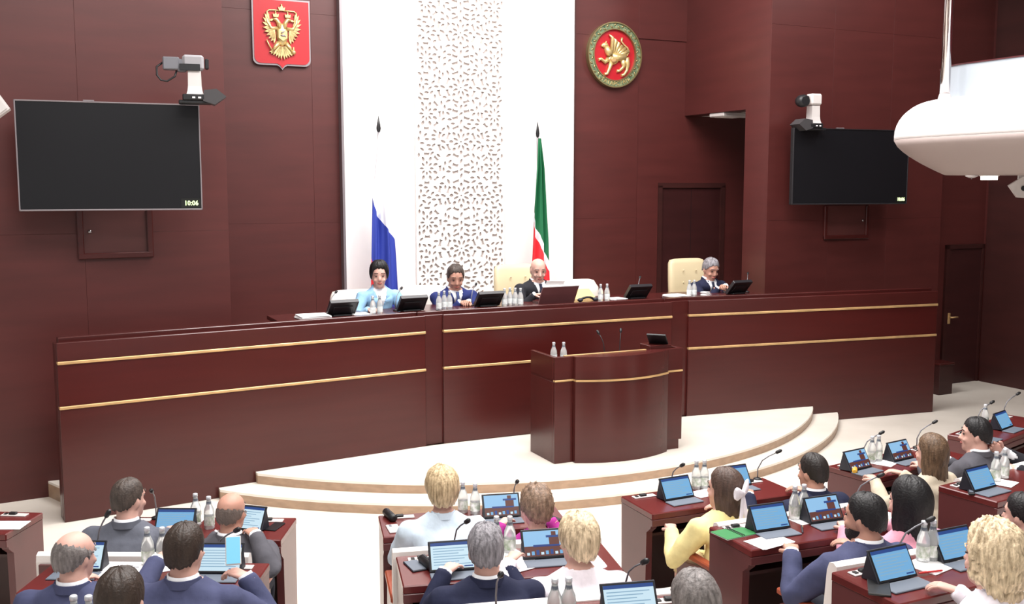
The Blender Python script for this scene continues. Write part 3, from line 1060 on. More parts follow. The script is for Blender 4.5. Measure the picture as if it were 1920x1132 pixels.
# ------------------------------------------------------------------ flags
def flag(px_top, py_top, depth, cols, bounds, edges, label, foldseed):
    top = at_depth(px_top, py_top, depth)
    t = thing('flag', label, 'flag', (top.x, top.y, PLAT), TH)
    zt = top.z - PLAT
    ppm = F_PX / depth
    MB().tube([(0.06, 0.05, 0.03), (0, 0, zt)], 0.014, 10).build('pole', M_SILVER, t)
    MB().lathe([(0.15, 0), (0.15, 0.02), (0.05, 0.04), (0.03, 0.1)], 18).build('stand', M_GOLD, t, (0.06, 0.05, 0))
    fh = 30 / ppm
    m = MB()
    m.loft([[(x * w_, y * w_ * .35, z) for x, y in ((-1, 0), (-.5, -.8), (0, -1), (.5, -.8), (1, 0), (.5, .8), (0, 1), (-.5, .8))] for z, w_ in ((0, .012), (.015, .022), (.05 * fh / .2, .028), (.5 * fh, .02), (fh, .002))])
    m.build('finial', M_BLACK, t, (0, 0, zt))
    # cloth: every stripe is its own grid between two boundary lines
    NC = 26
    L = edges[-1][0]

    def outline(zd):
        for (z0, l0, r0), (z1, l1, r1) in zip(edges[:-1], edges[1:]):
            if z0 <= zd <= z1:
                k = (zd - z0) / (z1 - z0)
                return l0 + (l1 - l0) * k, r0 + (r1 - r0) * k
        return edges[-1][1:]
    lines = [lambda u: 0.0] + list(bounds) + [lambda u: L]
    for k in range(len(lines) - 1):
        V, fs = [], []
        NR = 16
        for i in range(NR + 1):
            for j in range(NC + 1):
                u = j / NC
                za, zb2 = min(L, lines[k](u)), min(L, lines[k + 1](u))
                zd = za + (zb2 - za) * i / NR
                l, r = outline(zd)
                amp = min(1, zd / .4)
                fold = 0.045 * math.sin(u * 12 + foldseed) * amp + 0.016 * math.sin(u * 27 + zd * 2) * amp
                V.append((l + (r - l) * u, -0.06 - fold * 0.9, zt - 0.01 - zd))
        for i in range(NR):
            for j in range(NC):
                a = i * (NC + 1) + j
                fs.append((a, a + 1, a + NC + 2, a + NC + 1))
        m = MB()
        m.add(V, fs, 0, True)
        m.add([(x, y + .006, z) for x, y, z in V], [q[::-1] for q in fs], 0, True)
        m.build('stripe', cols[k], t)['label'] = ('white stripe', 'blue stripe', 'red stripe', 'green stripe')[[M_FLW, M_FLB, M_FLR, M_FLG].index(cols[k])]
    return t


mpp = 12.45 / F_PX
flag(710, 248, 12.3, [M_FLW, M_FLB, M_FLR], [lambda u: (118 + 75 * u ** .75) * mpp if u < 1 else 195 * mpp, lambda u: (228 + 190 * u) * mpp],
     [(0, -3 * mpp, 3 * mpp), (60 * mpp, -11 * mpp, 10 * mpp), (118 * mpp, -18 * mpp, 14 * mpp), (185 * mpp, -20 * mpp, 26 * mpp), (230 * mpp, -21 * mpp, 29 * mpp), (360 * mpp, -24 * mpp, 34 * mpp)],
     'white blue and red flag hanging on a pole behind the woman in light blue', 0.3)
flag(1008, 258, 13.25, [M_FLG, M_FLW, M_FLR], [lambda u: (136 + 92 * u) * mpp * 1.06, lambda u: (153 + 95 * u) * mpp * 1.06],
     [(0, -3 * mpp, 3 * mpp), (60 * mpp, -8 * mpp, 9 * mpp), (136 * mpp, -15 * mpp, 15 * mpp), (200 * mpp, -17 * mpp, 20 * mpp), (330 * mpp, -22 * mpp, 24 * mpp)],
     'green white and red flag hanging on a pole behind the bald chairman', 1.1)

# ------------------------------------------------------------------ balcony on the right
dirv = Vector((0.42, -0.91, 0)).normalized()
bt = at_depth(1701, 258, 10.4)
brot = math.atan2(dirv.y, dirv.x)
RB = 1.15
nose = Vector((bt.x, bt.y, 0)) + Vector((RB * 0.95, 0.0, 0))
ba = thing('balcony', 'white balcony with a rounded bullnose end jutting in at right', 'balcony', (nose.x, nose.y, 0), brot)
zm = bt.z
zt_ = at_depth(1765, 186, 10.4).z
zb_ = at_depth(1785, 325, 10.4).z


def stad(off, L=9.0, n=20):
    r = max(0.05, RB - off)
    pts = [(L, -r)]
    pts = [(L, -r)] + [(-0.0 + r * math.cos(a), r * math.sin(a)) for a in [(-PI / 2 - PI * i / n) for i in range(n + 1)]] + [(L, r)]
    return pts


def ring_at(off, z):
    return [(x, y, z) for x, y in stad(off)]


up = [ring_at(0.0, zm - 0.012), ring_at(0.0, zm + 0.03)]
for i in range(1, 11):
    a = PI / 2 * i / 10
    up.append(ring_at(0.38 * (1 - math.cos(a)), zm + 0.03 + (zt_ - zm - 0.03) * math.sin(a)))
m = MB()
m.loft(up, sm=True)
m.build('upper_shell', M_BALC, ba)
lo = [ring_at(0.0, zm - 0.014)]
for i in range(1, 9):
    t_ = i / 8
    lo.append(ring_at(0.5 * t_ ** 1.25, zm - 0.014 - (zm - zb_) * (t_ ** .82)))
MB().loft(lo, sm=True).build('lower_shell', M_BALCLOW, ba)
zp = at_depth(1780, 122, 10.2).z
MB().loft([ring_at(0.42, zt_ - 0.02), ring_at(0.42, zp)], sm=False).build('parapet', mat('parapet_pale', (164, 172, 180), 0.5), ba)
MB().loft([ring_at(0.41, zp), ring_at(0.41, zp + 0.012), ring_at(0.5, zp + 0.012)], sm=False).build('handrail', mat('handrail_red', (74, 26, 30), 0.4), ba)
# pole, downlight and camera under it
pp = at_depth(1771, 188, 10.15)
po = thing('steel_pole', 'tall shiny steel pole standing on the rim of the white balcony', 'pole', (pp.x, pp.y, pp.z - 0.03))
MB().lathe([(0.046, 0), (0.046, CEIL - pp.z)], 18).build('shaft', M_CHROME, po)
MB().lathe([(0.062, 0), (0.062, 0.05), (0.05, 0.09)], 16).build('collar', M_WHITEPL, po)
q = at(1855, 327, zb_)
dl_ = thing('downlight', 'small glowing square downlight set under the white balcony', 'light', (q.x, q.y, zb_ + .012), brot)
MB().box(-0.08, 0.08, -0.07, 0.07, -0.03, 0.0, 0.006).build('trim_ring', M_WHITEPL, dl_)
MB().box(-0.065, 0.065, -0.055, 0.055, -0.07, -0.028).build('lens', M_LIGHT, dl_)
q = at(1822, 329, zb_)
sd = thing('smoke_detector', 'small pale round detector under the white balcony left of the downlight', 'detector', (q.x, q.y, zb_ + .012))
MB().lathe([(0.075, 0), (0.07, -0.025), (0.03, -0.04)], 16).build('cover', M_WHITEPL, sd)
MB().lathe([(0.012, -0.04), (0.006, -0.055)], 8).build('sensor', M_SILVER, sd)
q = at(1914, 327, zb_)
sc_ = thing('security_camera', 'white angular security camera hanging under the balcony at the right edge', 'camera', (q.x, q.y, zb_), R(-20))
MB().box(-0.03, 0.03, -0.03, 0.03, -0.1, 0, 0.006).build('mount', M_WHITEPL, sc_)
m = MB()
m.slab([(-0.12, -0.12), (0.02, -0.02), (0.2, -0.1), (0.14, -0.26), (-0.03, -0.25)], -0.08, 0.08)
m.build('housing', M_WHITEPL, sc_)
MB().lathe([(0.03, 0), (0.028, 0.01)], 12).build('lens', M_BLACK, sc_, (0.03, -0.082, -0.15)).rotation_euler = (PI / 2, 0, 0)
# white wedge at the left edge of the view
q = at_depth(19, 203, 7.3)
ws = thing('wall_speaker', 'white angular wall loudspeaker corner at the left edge beside the television', 'speaker', q, R(24))
m = MB()
m.slab([(0, 0), (-0.13, 0.2), (-0.4, 0.12), (-0.3, -0.2), (-0.14, -0.11)], 0, 0.2)
m.build('cabinet', M_WHITEPL, ws)
MB().slab([(-0.02, 0.0), (-0.13, 0.17), (-0.37, 0.1), (-0.28, -0.17), (-0.13, -0.09)], -0.012, 0).build('grille', mat('grille_grey', (200, 196, 194), 0.7), ws)
MB().tube([(-0.3, 0.2, 0), (-0.3, 0.8, 0.05), (-0.7, 1.6, 0.1)], 0.025, 8).build('bracket', M_GREYMETAL, ws)

# ------------------------------------------------------------------ deputies' desks and benches
DEP_D = 0.43
TIERS = (0.0, 0.15, 0.30)
DESKS = {}


def desk(key, label, tier, pl, rz, width, ends=(True, True), sockets=True):
    """pl: rear left corner of the top on the podium side (world x, y); local +y looks at the podium"""
    z0 = TIERS[tier]
    if tier:
        n = Vector((-math.sin(rz), math.cos(rz)))
        struct('tier_platform', MB().box(-0.0, width, -DEP_D - 0.78, 0.0, 0, z0, 0.0), M_FLOOR, None, (pl[0], pl[1], 0), rz)
    t = thing('deputy_desk', label, 'desk', (pl[0], pl[1], z0), rz, 'two seat desks of the hall')
    D = DEP_D
    MB().box(0, width, -D, 0, 0.705, 0.75, 0.006).build('desktop', M_DESK, t)
    MB().box(0.0, width, -D - 0.002, -D + 0.022, 0.66, 0.706, 0.003).build('front_edge', M_DESKSIDE, t)
    for x0, x1 in ((0.004, 0.05), (width - 0.05, width - 0.004)):
        m = MB()
        pr = [(-D + 0.09, 0.0), (-0.02, 0.0), (-0.004, 0.705), (-D + 0.004, 0.705), (-D + 0.03, 0.64), (-D + 0.08, 0.6)]
        V = [(x0, y, z) for y, z in pr] + [(x1, y, z) for y, z in pr]
        n_ = len(pr)
        m.add(V, [tuple(range(n_)), tuple(range(n_, 2 * n_))[::-1]] + [(i, (i + 1) % n_, n_ + (i + 1) % n_, n_ + i) for i in range(n_)])
        m.build('side_panel', M_DESKSIDE, t)
    MB().box(0.05, width - 0.05, -0.05, -0.02, 0.05, 0.705).build('modesty_panel', M_DARKWOOD, t)
    MB().box(0.05, width - 0.05, -D + 0.1, -0.05, 0.56, 0.58).build('under_shelf', M_DARKWOOD, t)
    if sockets:
        for sx in (0.06, width - 0.24):
            s_ = MB().box(sx, sx + 0.17, -0.1, -0.045, 0.75, 0.757, 0.002).build('socket_plate', M_WHITEPL, t)
            MB().box(sx + 0.05, sx + 0.1, -0.088, -0.058, 0.757, 0.772, 0.004).box(sx + 0.015, sx + 0.035, -0.085, -0.06, 0.757, 0.762).build('button', M_BLACK, s_)
    DESKS[key] = (t, Vector((pl[0], pl[1], z0)), rz, width, z0 + 0.75)
    return t


def bench(key, label, tall=0.92, arms=True, dy=0.0):
    t0, p, rz, width, zt = DESKS[key]
    t = thing('bench_seat', label, 'bench', p, rz, 'cream backed benches of the hall')
    ya, yb = -DEP_D - 0.22 + dy, -DEP_D - 0.70 + dy
    MB().box(0.03, width - 0.03, yb + 0.06, ya, 0.36, 0.45, 0.03).build('seat', M_BENCH, t)
    m = MB()
    pr = [(yb + 0.07, 0.42), (yb + 0.085, 0.6), (yb + 0.06, tall - 0.05), (yb + 0.045, tall - 0.01), (yb + 0.015, tall), (yb - 0.01, tall - 0.015), (yb - 0.016, tall - 0.05), (yb - 0.016, 0.42)]
    V = [(0.0, y, z) for y, z in pr] + [(width, y, z) for y, z in pr]
    n_ = len(pr)
    m.add(V, [tuple(range(n_)), tuple(range(n_, 2 * n_))[::-1]] + [(i, (i + 1) % n_, n_ + (i + 1) % n_, n_ + i) for i in range(n_)], 0, False)
    m.build('backrest', M_BENCH, t)
    MB().box(0.02, width - 0.02, yb - 0.03, yb - 0.016, 0.05, tall - 0.06).build('back_board', M_DESKSIDE, t)
    for x0, x1 in ((0.0, 0.035), (width - 0.035, width)):
        m = MB()
        pr2 = [(yb, 0.0), (ya - 0.06, 0.0), (ya - 0.02, 0.3), (ya - 0.05, 0.55), (yb, 0.62)]
        V = [(x0, y, z) for y, z in pr2] + [(x1, y, z) for y, z in pr2]
        n_ = len(pr2)
        m.add(V, [tuple(range(n_)), tuple(range(n_, 2 * n_))[::-1]] + [(i, (i + 1) % n_, n_ + (i + 1) % n_, n_ + i) for i in range(n_)])
        m.build('side_panel', M_DESKSIDE, t)
        if arms:
            MB().box(x0 - 0.012, x1 + 0.012, yb + 0.02, ya - 0.03, 0.60, 0.635, 0.008).build('armrest', M_ARM, t)
    return t


def px2(px, py, tier):
    p = at(px, py, TIERS[tier] + 0.75)
    return (p.x, p.y)


pA = px2(80, 962, 0)
desk('A', 'dark red desk cut by the left edge of the view', 0, (pA[0] - 1.18, pA[1] + 0.12), R(-5), 1.18)
pB = px2(556, 970, 0)
desk('B', 'dark red desk of the two men in grey suits', 0, (pB[0] - 1.16, pB[1] + 0.02), R(-1), 1.16)
pC = px2(506, 1055, 1)
desk('C', 'dark red desk of the two men in navy jackets at left', 1, (pC[0] - 1.16, pC[1] + 0.02), R(-1), 1.16)
desk('D', 'dark red desk at the bottom left under the frame edge', 2, (pC[0] - 1.12, pC[1] - 1.16), R(-1), 1.16)
desk('E', 'dark red desk of the two women nearest the stage at centre', 0, px2(709, 966, 0), R(11.5), 1.19)
desk('F', 'dark red desk of the silver haired man and the blonde woman in white', 1, px2(742, 1043, 1), R(11.3), 1.16)
pG = px2(906, 1142, 2)
desk('G', 'dark red desk at the bottom centre behind the silver haired man', 2, pG, R(11), 1.0)
desk('H', 'dark red desk of the woman with the white bow', 0, px2(1164, 930, 0), R(22.9), 1.2)
desk('I', 'dark red desk with the green notebook on it', 1, px2(1329, 987, 1), R(21.5), 1.22)
desk('J', 'dark red desk of the curly blonde woman at lower right', 2, px2(1558, 1072, 2), R(25.5), 1.14)
desk('K', 'dark red desk of the brown haired woman and the man in grey at right', 0, px2(1551, 873, 0), R(33), 1.2)
desk('L', 'dark red desk farthest right, nearest the side wall', 0, px2(1776, 814, 0), R(42), 1.2)
desk('M', 'dark red desk with an open corner at the right edge of the view', 1, px2(1759, 910, 1), R(32), 1.2)
bench('B', 'cream backed bench under the two men in grey suits')
bench('C', 'cream backed bench under the two men in navy jackets at left')
bench('E', 'cream backed bench under the two women nearest the stage')
bench('F', 'cream backed bench under the silver haired man and the blonde woman')
bench('H', 'cream backed bench under the woman with the white bow', dy=-.05)
bench('I', 'cream backed bench under the bearded man in navy')
bench('J', 'cream backed bench under the curly blonde woman')
bench('K', 'cream backed bench under the brown haired woman at right')
bench('M', 'cream backed bench behind the corner desk at the right edge')

# ------------------------------------------------------------------ small things, one of each then copies
def make_bottle(lab_m):
    t = thing('water_bottle', 'x', 'bottle')
    MB().lathe([(0.006, 0.0), (0.030, 0.0), (0.033, 0.006), (0.033, 0.10), (0.030, 0.125), (0.018, 0.155), (0.0135, 0.175), (0.0135, 0.19), (0.005, 0.191)], 14).build('glass', M_GLASS, t)
    MB().lathe([(0.0145, 0.188), (0.0155, 0.19), (0.0155, 0.205), (0.013, 0.208)], 12).build('cap', M_CAP, t)
    MB().lathe([(0.0338, 0.025), (0.0338, 0.085)], 14, cap=False).build('label', lab_m, t)
    MB().lathe([(0.0172, 0.158), (0.0142, 0.176)], 12, cap=False).build('neck_label', M_FOLIO, t)
    bpy.context.view_layer.update()
    record(t)
    return t


def make_mic(hx=0.0, hy=-0.10, hz=0.21, neck=None):
    t = thing('microphone', 'x', 'microphone')
    MB().lathe([(0.03, 0), (0.03, 0.012), (0.012, 0.02)], 12).build('base', M_BLACK, t)
    MB().tube([(0, 0, 0.015), (0, 0, hz * .4), (hx * .25, hy * .2, hz * .7), (hx * .6, hy * .55, hz * .86), (hx, hy, hz)], 0.0045, 6).build('gooseneck', neck or M_GREYMETAL, t)
    d_ = Vector((hx * .4, hy * .45, hz * .14)).normalized()
    p_ = Vector((hx, hy, hz))
    MB().tube([p_ - d_ * .008, p_, p_ + d_ * .03, p_ + d_ * .042], [0.008, 0.013, 0.014, 0.006], 8).build('capsule', M_BLACK, t)
    bpy.context.view_layer.update()
    record(t)
    return t


def make_tablet(kind):
    t = thing('tablet', 'x', 'tablet')
    W, Hh = 0.25, 0.160
    tilt = R(31)
    Mx = Matrix.Translation((0, 0.03, 0.012)) @ Matrix.Rotation(-tilt, 4, 'X')
    MB().box(-W / 2, W / 2, 0, 0.009, 0, Hh, 0.003, M=Mx).build('case', M_FOLIOD, t)
    MB().box(-W / 2 + .006, W / 2 - .006, -0.002, 0.001, 0.006, Hh - .006, 0, M=Mx).build('bezel', M_BLACK, t)
    m = MB()
    y = -0.003
    X0, X1, Z0, Z1 = -W / 2 + .012, W / 2 - .012, .012, Hh - .012

    def quad(x0, x1, z0, z1, mi, yy):
        m.add([Mx @ Vector(p) for p in ((x0, yy, z0), (x1, yy, z0), (x1, yy, z1), (x0, yy, z1))], [(0, 1, 2, 3)], mi)
    ms = [M_SCR_W, M_SCR_H, M_SCR_T, M_SCR_B, M_SCR_SKY, M_SCR_BR]
    if kind in ('page', 'blue'):
        quad(X0, X1, Z0, Z1, 0 if kind == 'page' else 3, y)
        quad(X0, X1, Z1 - .016, Z1, 1, y - .0006)
        for i in range(7):
            zz = Z1 - .028 - i * .0138
            quad(X0 + .012, X1 - .02 - .03 * ((i * 7) % 3), zz - .0045, zz, 2, y - .0006)
        quad(X1 - .055, X1 - .008, Z0 + .006, Z0 + .013, 1, y - .0006)
    else:
        quad(X0, X1, Z0, Z1, 4, y)
        quad(X0, X1, Z0, Z0 + .055, 5, y - .0006)
        quad(X0 + .05, X1 - .03, Z0 + .05, Z0 + .062, 1, y - .0006)
        quad(X0 + .14, X1 - .03, Z0 + .06, Z0 + .1, 5, y - .0008)
        quad(X0 + .125, X1 - .012, Z0 + .098, Z0 + .11, 1, y - .001)
        quad(X0 + .155, X1 - .045, Z0 + .108, Z0 + .13, 5, y - .001)
        for i in range(8):
            quad(X0 + .012 + i * .026, X0 + .028 + i * .026, Z0 + .008, Z0 + .022 + .006 * (i % 3), (0, 3, 1)[i % 3], y - .001)
    m.build('screen', ms, t)
    MB().box(-W / 2, W / 2, -0.075, 0.03, 0.0, 0.009, 0.003).build('keyboard_flap', M_FOLIO, t)
    m = MB()
    pr = [(0.045, 0.012), (0.118, 0.138), (0.15, 0.002)]
    V = [(-W / 2 + .01, yy, zz) for yy, zz in pr] + [(W / 2 - .01, yy, zz) for yy, zz in pr]
    m.add(V, [(0, 1, 4, 3), (1, 2, 5, 4), (2, 0, 3, 5), (0, 2, 1), (3, 4, 5)])
    m.build('stand', M_FOLIOD, t)
    bpy.context.view_layer.update()
    record(t)
    return t


used = set()


def put(proto, label, loc, rz, group, scale=1.0):
    o = proto if proto.name not in used else copy_tree(proto)
    used.add(proto.name)
    o.location = loc
    o.rotation_euler = (0, 0, rz)
    o.scale = (scale,) * 3
    o['label'] = label
    o['group'] = group
    return o


BOT = make_bottle(M_LABEL)
BOT2 = make_bottle(M_WLABEL)
MIC = make_mic()
MIC_R = make_mic(0.12, -0.06, 0.21)
MIC_S = make_mic(0.06, -0.01, 0.27)
TAB = {k: make_tablet(k) for k in ('page', 'blue', 'video')}


def deskpos(key, px, py):
    t, p, rz, w_, zt = DESKS[key]
    q = at(px, py, zt)
    # keep the foot of a thing on the desktop
    d_ = q - Vector((p.x, p.y, zt))
    c, s = math.cos(rz), math.sin(rz)
    x, y = d_.x * c + d_.y * s, -d_.x * s + d_.y * c
    x = min(max(x, 0.04), w_ - 0.04)
    y = min(max(y, -DEP_D + 0.035), -0.04)
    return Vector((p.x + x * c - y * s, p.y + x * s + y * c, zt)), rz


def bottle(key, px, py, label, proto=None):
    q, rz = deskpos(key, px, py)
    put(proto or BOT, label, q, random.Random(px).uniform(0, 6), 'water bottles on the deputies desks')


def mic(key, px, py, label, proto=None, turn=0.0):
    q, rz = deskpos(key, px, py)
    put(proto or MIC, label, q, rz + turn, 'gooseneck microphones on the deputies desks')


def tablet(key, px, py, kind, label, turn=0.0):
    q, rz = deskpos(key, px, py)
    c, s = math.cos(rz), math.sin(rz)
    put(TAB[kind], label, q, rz + turn, 'tablets on the deputies desks', 1.0)


def paper(key, px, py, label, w_=0.21, d_=0.29, turn=0.0, n=1, printed=False, z=0.0, name='paper_sheet'):
    q, rz = deskpos(key, px, py)
    t = thing(name, label, 'paper', q + Vector((0, 0, z)), rz + turn)
    rnd = random.Random(px * 7 + py)
    for i in range(n):
        o = MB().box(-w_ / 2, w_ / 2, -d_ / 2, d_ / 2, 0.0, 0.0018 if n > 1 else 0.003).build('sheet', M_PAPER, t, (rnd.uniform(-.012, .012) * i, rnd.uniform(-.012, .012) * i, 0.001 + i * .0022), rnd.uniform(-.06, .06) * i)
    if printed:
        m = MB()
        zz = 0.004 + n * .0022
        for i, (x0, x1) in enumerate(((-.04, .03), (-.07, .06), (-.06, .05))):
            m.box(x0 * w_ / .21, x1 * w_ / .21, d_ * (.22 - .1 * i) - .004, d_ * (.22 - .1 * i), zz - .003, zz)
        m.box(w_ * .3, w_ * .38, d_ * .3, d_ * .36, zz - .003, zz)
        m.build('print', M_PRINT, t)
    return t


# row nearest the stage, left block
paper('A', 18, 985, 'white paper sheet on the desk at the left edge', 0.2, 0.16, .1)
mic('B', 300, 966, 'silver gooseneck microphone beside the first man in grey', turn=R(10))
tablet('B', 322, 1006, 'blue', 'tablet mostly hidden between the first man in grey and the dark haired man')
paper('B', 352, 974, 'white paper stack between the two men in grey suits', 0.2, 0.17, .02, 3)
bottle('B', 368, 984, 'glass water bottle, left of the pair before the bald man in grey')
bottle('B', 393, 990, 'glass water bottle, right of the pair before the bald man in grey')
tablet('B', 452, 1000, 'page', 'tablet half hidden behind the bald man in grey', -.25)
q, rz = deskpos('B', 516, 988)
ph = thing('phone', 'black phone lying at the right end of the grey suited men\'s desk', 'phone', q, rz - .2)
MB().box(-.036, .036, -.075, .075, 0, .009, .003).build('body', M_BLACK, ph)
MB().box(-.032, .032, -.069, .069, .009, .0098).build('glass', M_SCREEN, ph)
# second row, left block
mic('C', 198, 1046, 'gooseneck microphone between the two navy jackets at left', MIC_S)
mic('C', 415, 1050, 'gooseneck microphone leaning right behind the bald man in grey', MIC_R)
tablet('C', 142, 1078, 'page', 'tablet behind the balding man in navy')
tablet('C', 404, 1083, 'page', 'tablet right of the dark haired man in navy')
paper('C', 232, 1068, 'wide printed white paper before the balding man in navy', 0.25, 0.2, .03, 2, True)
bottle('C', 285, 1052, 'glass water bottle held by the dark haired man in navy')
bottle('C', 311, 1054, 'glass water bottle beside the dark haired man\'s ear')
paper('C', 308, 1066, 'small crumpled white note below the held bottle', 0.09, 0.1, .5)
# third row, left block
bottle('D', 142, 1208, 'bottle cap rising at the bottom edge, left one under the balding man')
bottle('D', 170, 1208, 'bottle cap rising at the bottom edge, right one under the balding man')
# row nearest the stage, centre
q, rz = deskpos('E', 731, 972)
gc = thing('glasses_case', 'black glasses case at the left end of the light blue woman\'s desk', 'case', q + Vector((0, 0, .024)), rz + .25)
MB().tube([(0, -.085, 0), (0, -.075, 0), (0, .075, 0), (0, .085, 0)], [.012, .026, .026, .012], 12).build('shell', M_BLACK, gc)
MB().box(-.003, .003, -.07, .07, .022, .027).build('hinge', M_FOLIOD, gc)
q, rz = deskpos('E', 738, 992)
ph = thing('phone', 'white phone lying by the black glasses case', 'phone', q, rz + .1)
MB().box(-.038, .038, -.075, .075, 0, .009, .003).build('body', M_WHITEPL, ph)
MB().box(-.02, -.004, .03, .065, .009, .0105).build('lens_bar', M_FOLIO, ph)
bottle('E', 868, 960, 'glass water bottle, left of the pair between the women at centre')
bottle('E', 891, 963, 'glass water bottle, right of the pair between the women at centre')
mic('E', 962, 952, 'black gooseneck microphone behind the video tablet at centre')
tablet('E', 944, 976, 'video', 'tablet showing a building before the curly haired woman')
paper('E', 878, 975, 'white paper sheet under the bottles between the women at centre', 0.2, 0.14, .1)
q, rz = deskpos('E', 1033, 972)
ph = thing('phone', 'dark phone at the right end of the curly haired woman\'s desk', 'phone', q, rz + .5)
MB().box(-.036, .036, -.075, .075, 0, .009, .003).build('body', M_FOLIOD, ph)
MB().box(-.032, .032, -.069, .069, .009, .0098).build('glass', M_SCREEN, ph)
# second row, centre
mic('F', 844, 1020, 'black gooseneck microphone behind the tablet of the silver haired man', turn=R(30))
tablet('F', 852, 1078, 'page', 'tablet showing a document before the silver haired man')
q, rz = deskpos('F', 778, 1062)
ph = thing('phone', 'grey phone lying left of the black case on the silver haired man\'s desk', 'phone', q, rz + .25)
MB().box(-.04, .04, -.078, .078, 0, .009, .003).build('body', M_FOLIOD, ph)
MB().box(-.036, .036, -.072, .072, .009, .0098).build('glass', M_FOLIO, ph)
q, rz = deskpos('F', 803, 1064)
gc = thing('glasses_case', 'black glasses case beside the silver haired man\'s tablet', 'case', q + Vector((0, 0, .024)), rz + .3)
MB().tube([(0, -.085, 0), (0, -.075, 0), (0, .075, 0), (0, .085, 0)], [.012, .026, .026, .012], 12).build('shell', M_BLACK, gc)
MB().box(-.003, .003, -.07, .07, .022, .027).build('hinge', M_FOLIOD, gc)
bottle('F', 931, 1036, 'glass water bottle beside the silver haired man\'s ear')
bottle('F', 956, 1036, 'glass water bottle right of the silver haired man')
paper('F', 965, 1053, 'white papers between the silver haired man and the blonde woman', 0.2, 0.26, .45, 3)
tablet('F', 1026, 1054, 'video', 'tablet showing a building before the blonde woman in white')
# third row, centre
mic('G', 930, 1150, 'silver gooseneck microphone at the bottom under the silver haired man')
mic('G', 1172, 1128, 'silver gooseneck microphone behind the tablet at the bottom centre', turn=R(30))
bottle('G', 1040, 1172, 'glass water bottle at the bottom edge, left under the blonde woman')
bottle('G', 1066, 1170, 'glass water bottle at the bottom edge, right under the blonde woman')
tablet('G', 1190, 1172, 'page', 'tablet cut by the bottom edge at centre right')
# right block, first row
mic('H', 1240, 912, 'black gooseneck microphone behind the tablet at the left end of the bow woman\'s desk', turn=R(10))
tablet('H', 1280, 940, 'blue', 'tablet left of the woman with the white bow', .06)
bottle('H', 1305, 916, 'glass water bottle, left of the pair beside the white bow woman\'s tablet')
bottle('H', 1320, 915, 'glass water bottle, right of the pair beside the white bow woman\'s tablet')
paper('H', 1320, 925, 'white paper sheet under the bottles by the white bow woman', 0.2, 0.14, .2)
tablet('H', 1388, 917, 'blue', 'tablet half hidden by the white bow woman\'s head')
mic('H', 1384, 884, 'black gooseneck microphone behind the head of the woman with the bow', MIC_R)
# right block, second row
q, rz = deskpos('I', 1376, 1000)
nb = thing('notebook', 'green spiral notebook on the desk beside the bearded man\'s tablet', 'notebook', q, rz + .12)
MB().box(-.11, .11, -.075, .075, 0, .004).build('pages', M_PAPER, nb)
MB().box(-.112, .112, -.077, .077, .004, .007, .001).build('cover', M_GREEN, nb)
m = MB()
for i in range(13):
    m.tube([(.01 + .012 * math.cos(a), -.07 + .0118 * i, .006 + .008 * math.sin(a)) for a in np.linspace(-.5, PI + .5, 5)], .0022, 5)
m.build('spiral_binding', M_BLACK, nb)
tablet('I', 1456, 1000, 'blue', 'tablet behind the green notebook')
paper('I', 1442, 1016, 'white paper sheet at the desk edge under the bearded man\'s left tablet', 0.24, 0.16, .15, 2)
q, rz = deskpos('I', 1504, 993)
pn = thing('pen', 'brown pen lying right of the white paper sheet on the bearded man\'s desk', 'pen', q + Vector((0, 0, .006)), rz - .6)
MB().tube([(0, -.07, 0), (0, -.06, 0), (0, .06, 0), (0, .068, 0)], [.001, .005, .005, .003], 8).build('barrel', M_FOLIOD, pn)
MB().box(.004, .007, .02, .06, 0, .004).build('clip', M_GOLD, pn)
bottle('I', 1489, 973, 'glass water bottle, left of the pair behind the bearded man\'s video tablet')
bottle('I', 1506, 970, 'glass water bottle, right of the pair behind the bearded man\'s video tablet')
paper('I', 1510, 976, 'white paper under the bottles between the tablets of the bearded man\'s desk', 0.16, 0.12, .1)
tablet('I', 1558, 984, 'video', 'tablet showing a building before the bearded man in navy')
mic('I', 1572, 940, 'silver gooseneck microphone behind the bearded man\'s tablet', MIC_R)
paper('I', 1652, 968, 'white papers between the bearded man and the black haired woman', 0.18, 0.2, .3, 2)
# right block, third row
tablet('J', 1694, 1096, 'blue', 'tablet on the lower right desk beside the black folder')
q, rz = deskpos('J', 1648, 1104)
bf = thing('folder', 'black flat folder lying at the left of the lower right tablet', 'folder', q, rz - .75)
MB().box(-.05, .05, -.09, .09, 0, .012, .003).build('cover', M_BLACK, bf)
MB().box(-.046, .05, -.086, .086, .004, .009).build('pages', M_FOLIO, bf)
bottle('J', 1730, 1052, 'glass water bottle, left of the pair on the lower right desk')
bottle('J', 1747, 1050, 'glass water bottle, right of the pair on the lower right desk')
paper('J', 1744, 1060, 'white paper sheet under the bottles on the lower right desk', 0.2, 0.18, .2, 2)
paper('J', 1776, 1040, 'white paper standing out between the bottles and the blonde woman', 0.16, 0.2, .4, 3)
q, rz = deskpos('J', 1745, 1076)
pn = thing('pen', 'red pen lying on the paper of the lower right desk', 'pen', q + Vector((0, 0, .012)), rz + 1.4)
MB().tube([(0, -.07, 0), (0, -.06, 0), (0, .06, 0), (0, .068, 0)], [.001, .005, .005, .003], 8).build('barrel', M_RED, pn)
MB().box(.004, .007, .02, .06, 0, .004).build('clip', M_STEEL, pn)
tablet('J', 1812, 1056, 'blue', 'tablet half hidden by the curly blonde woman')
mic('J', 1668, 1046, 'black gooseneck microphone behind the lower right tablet', MIC_R)
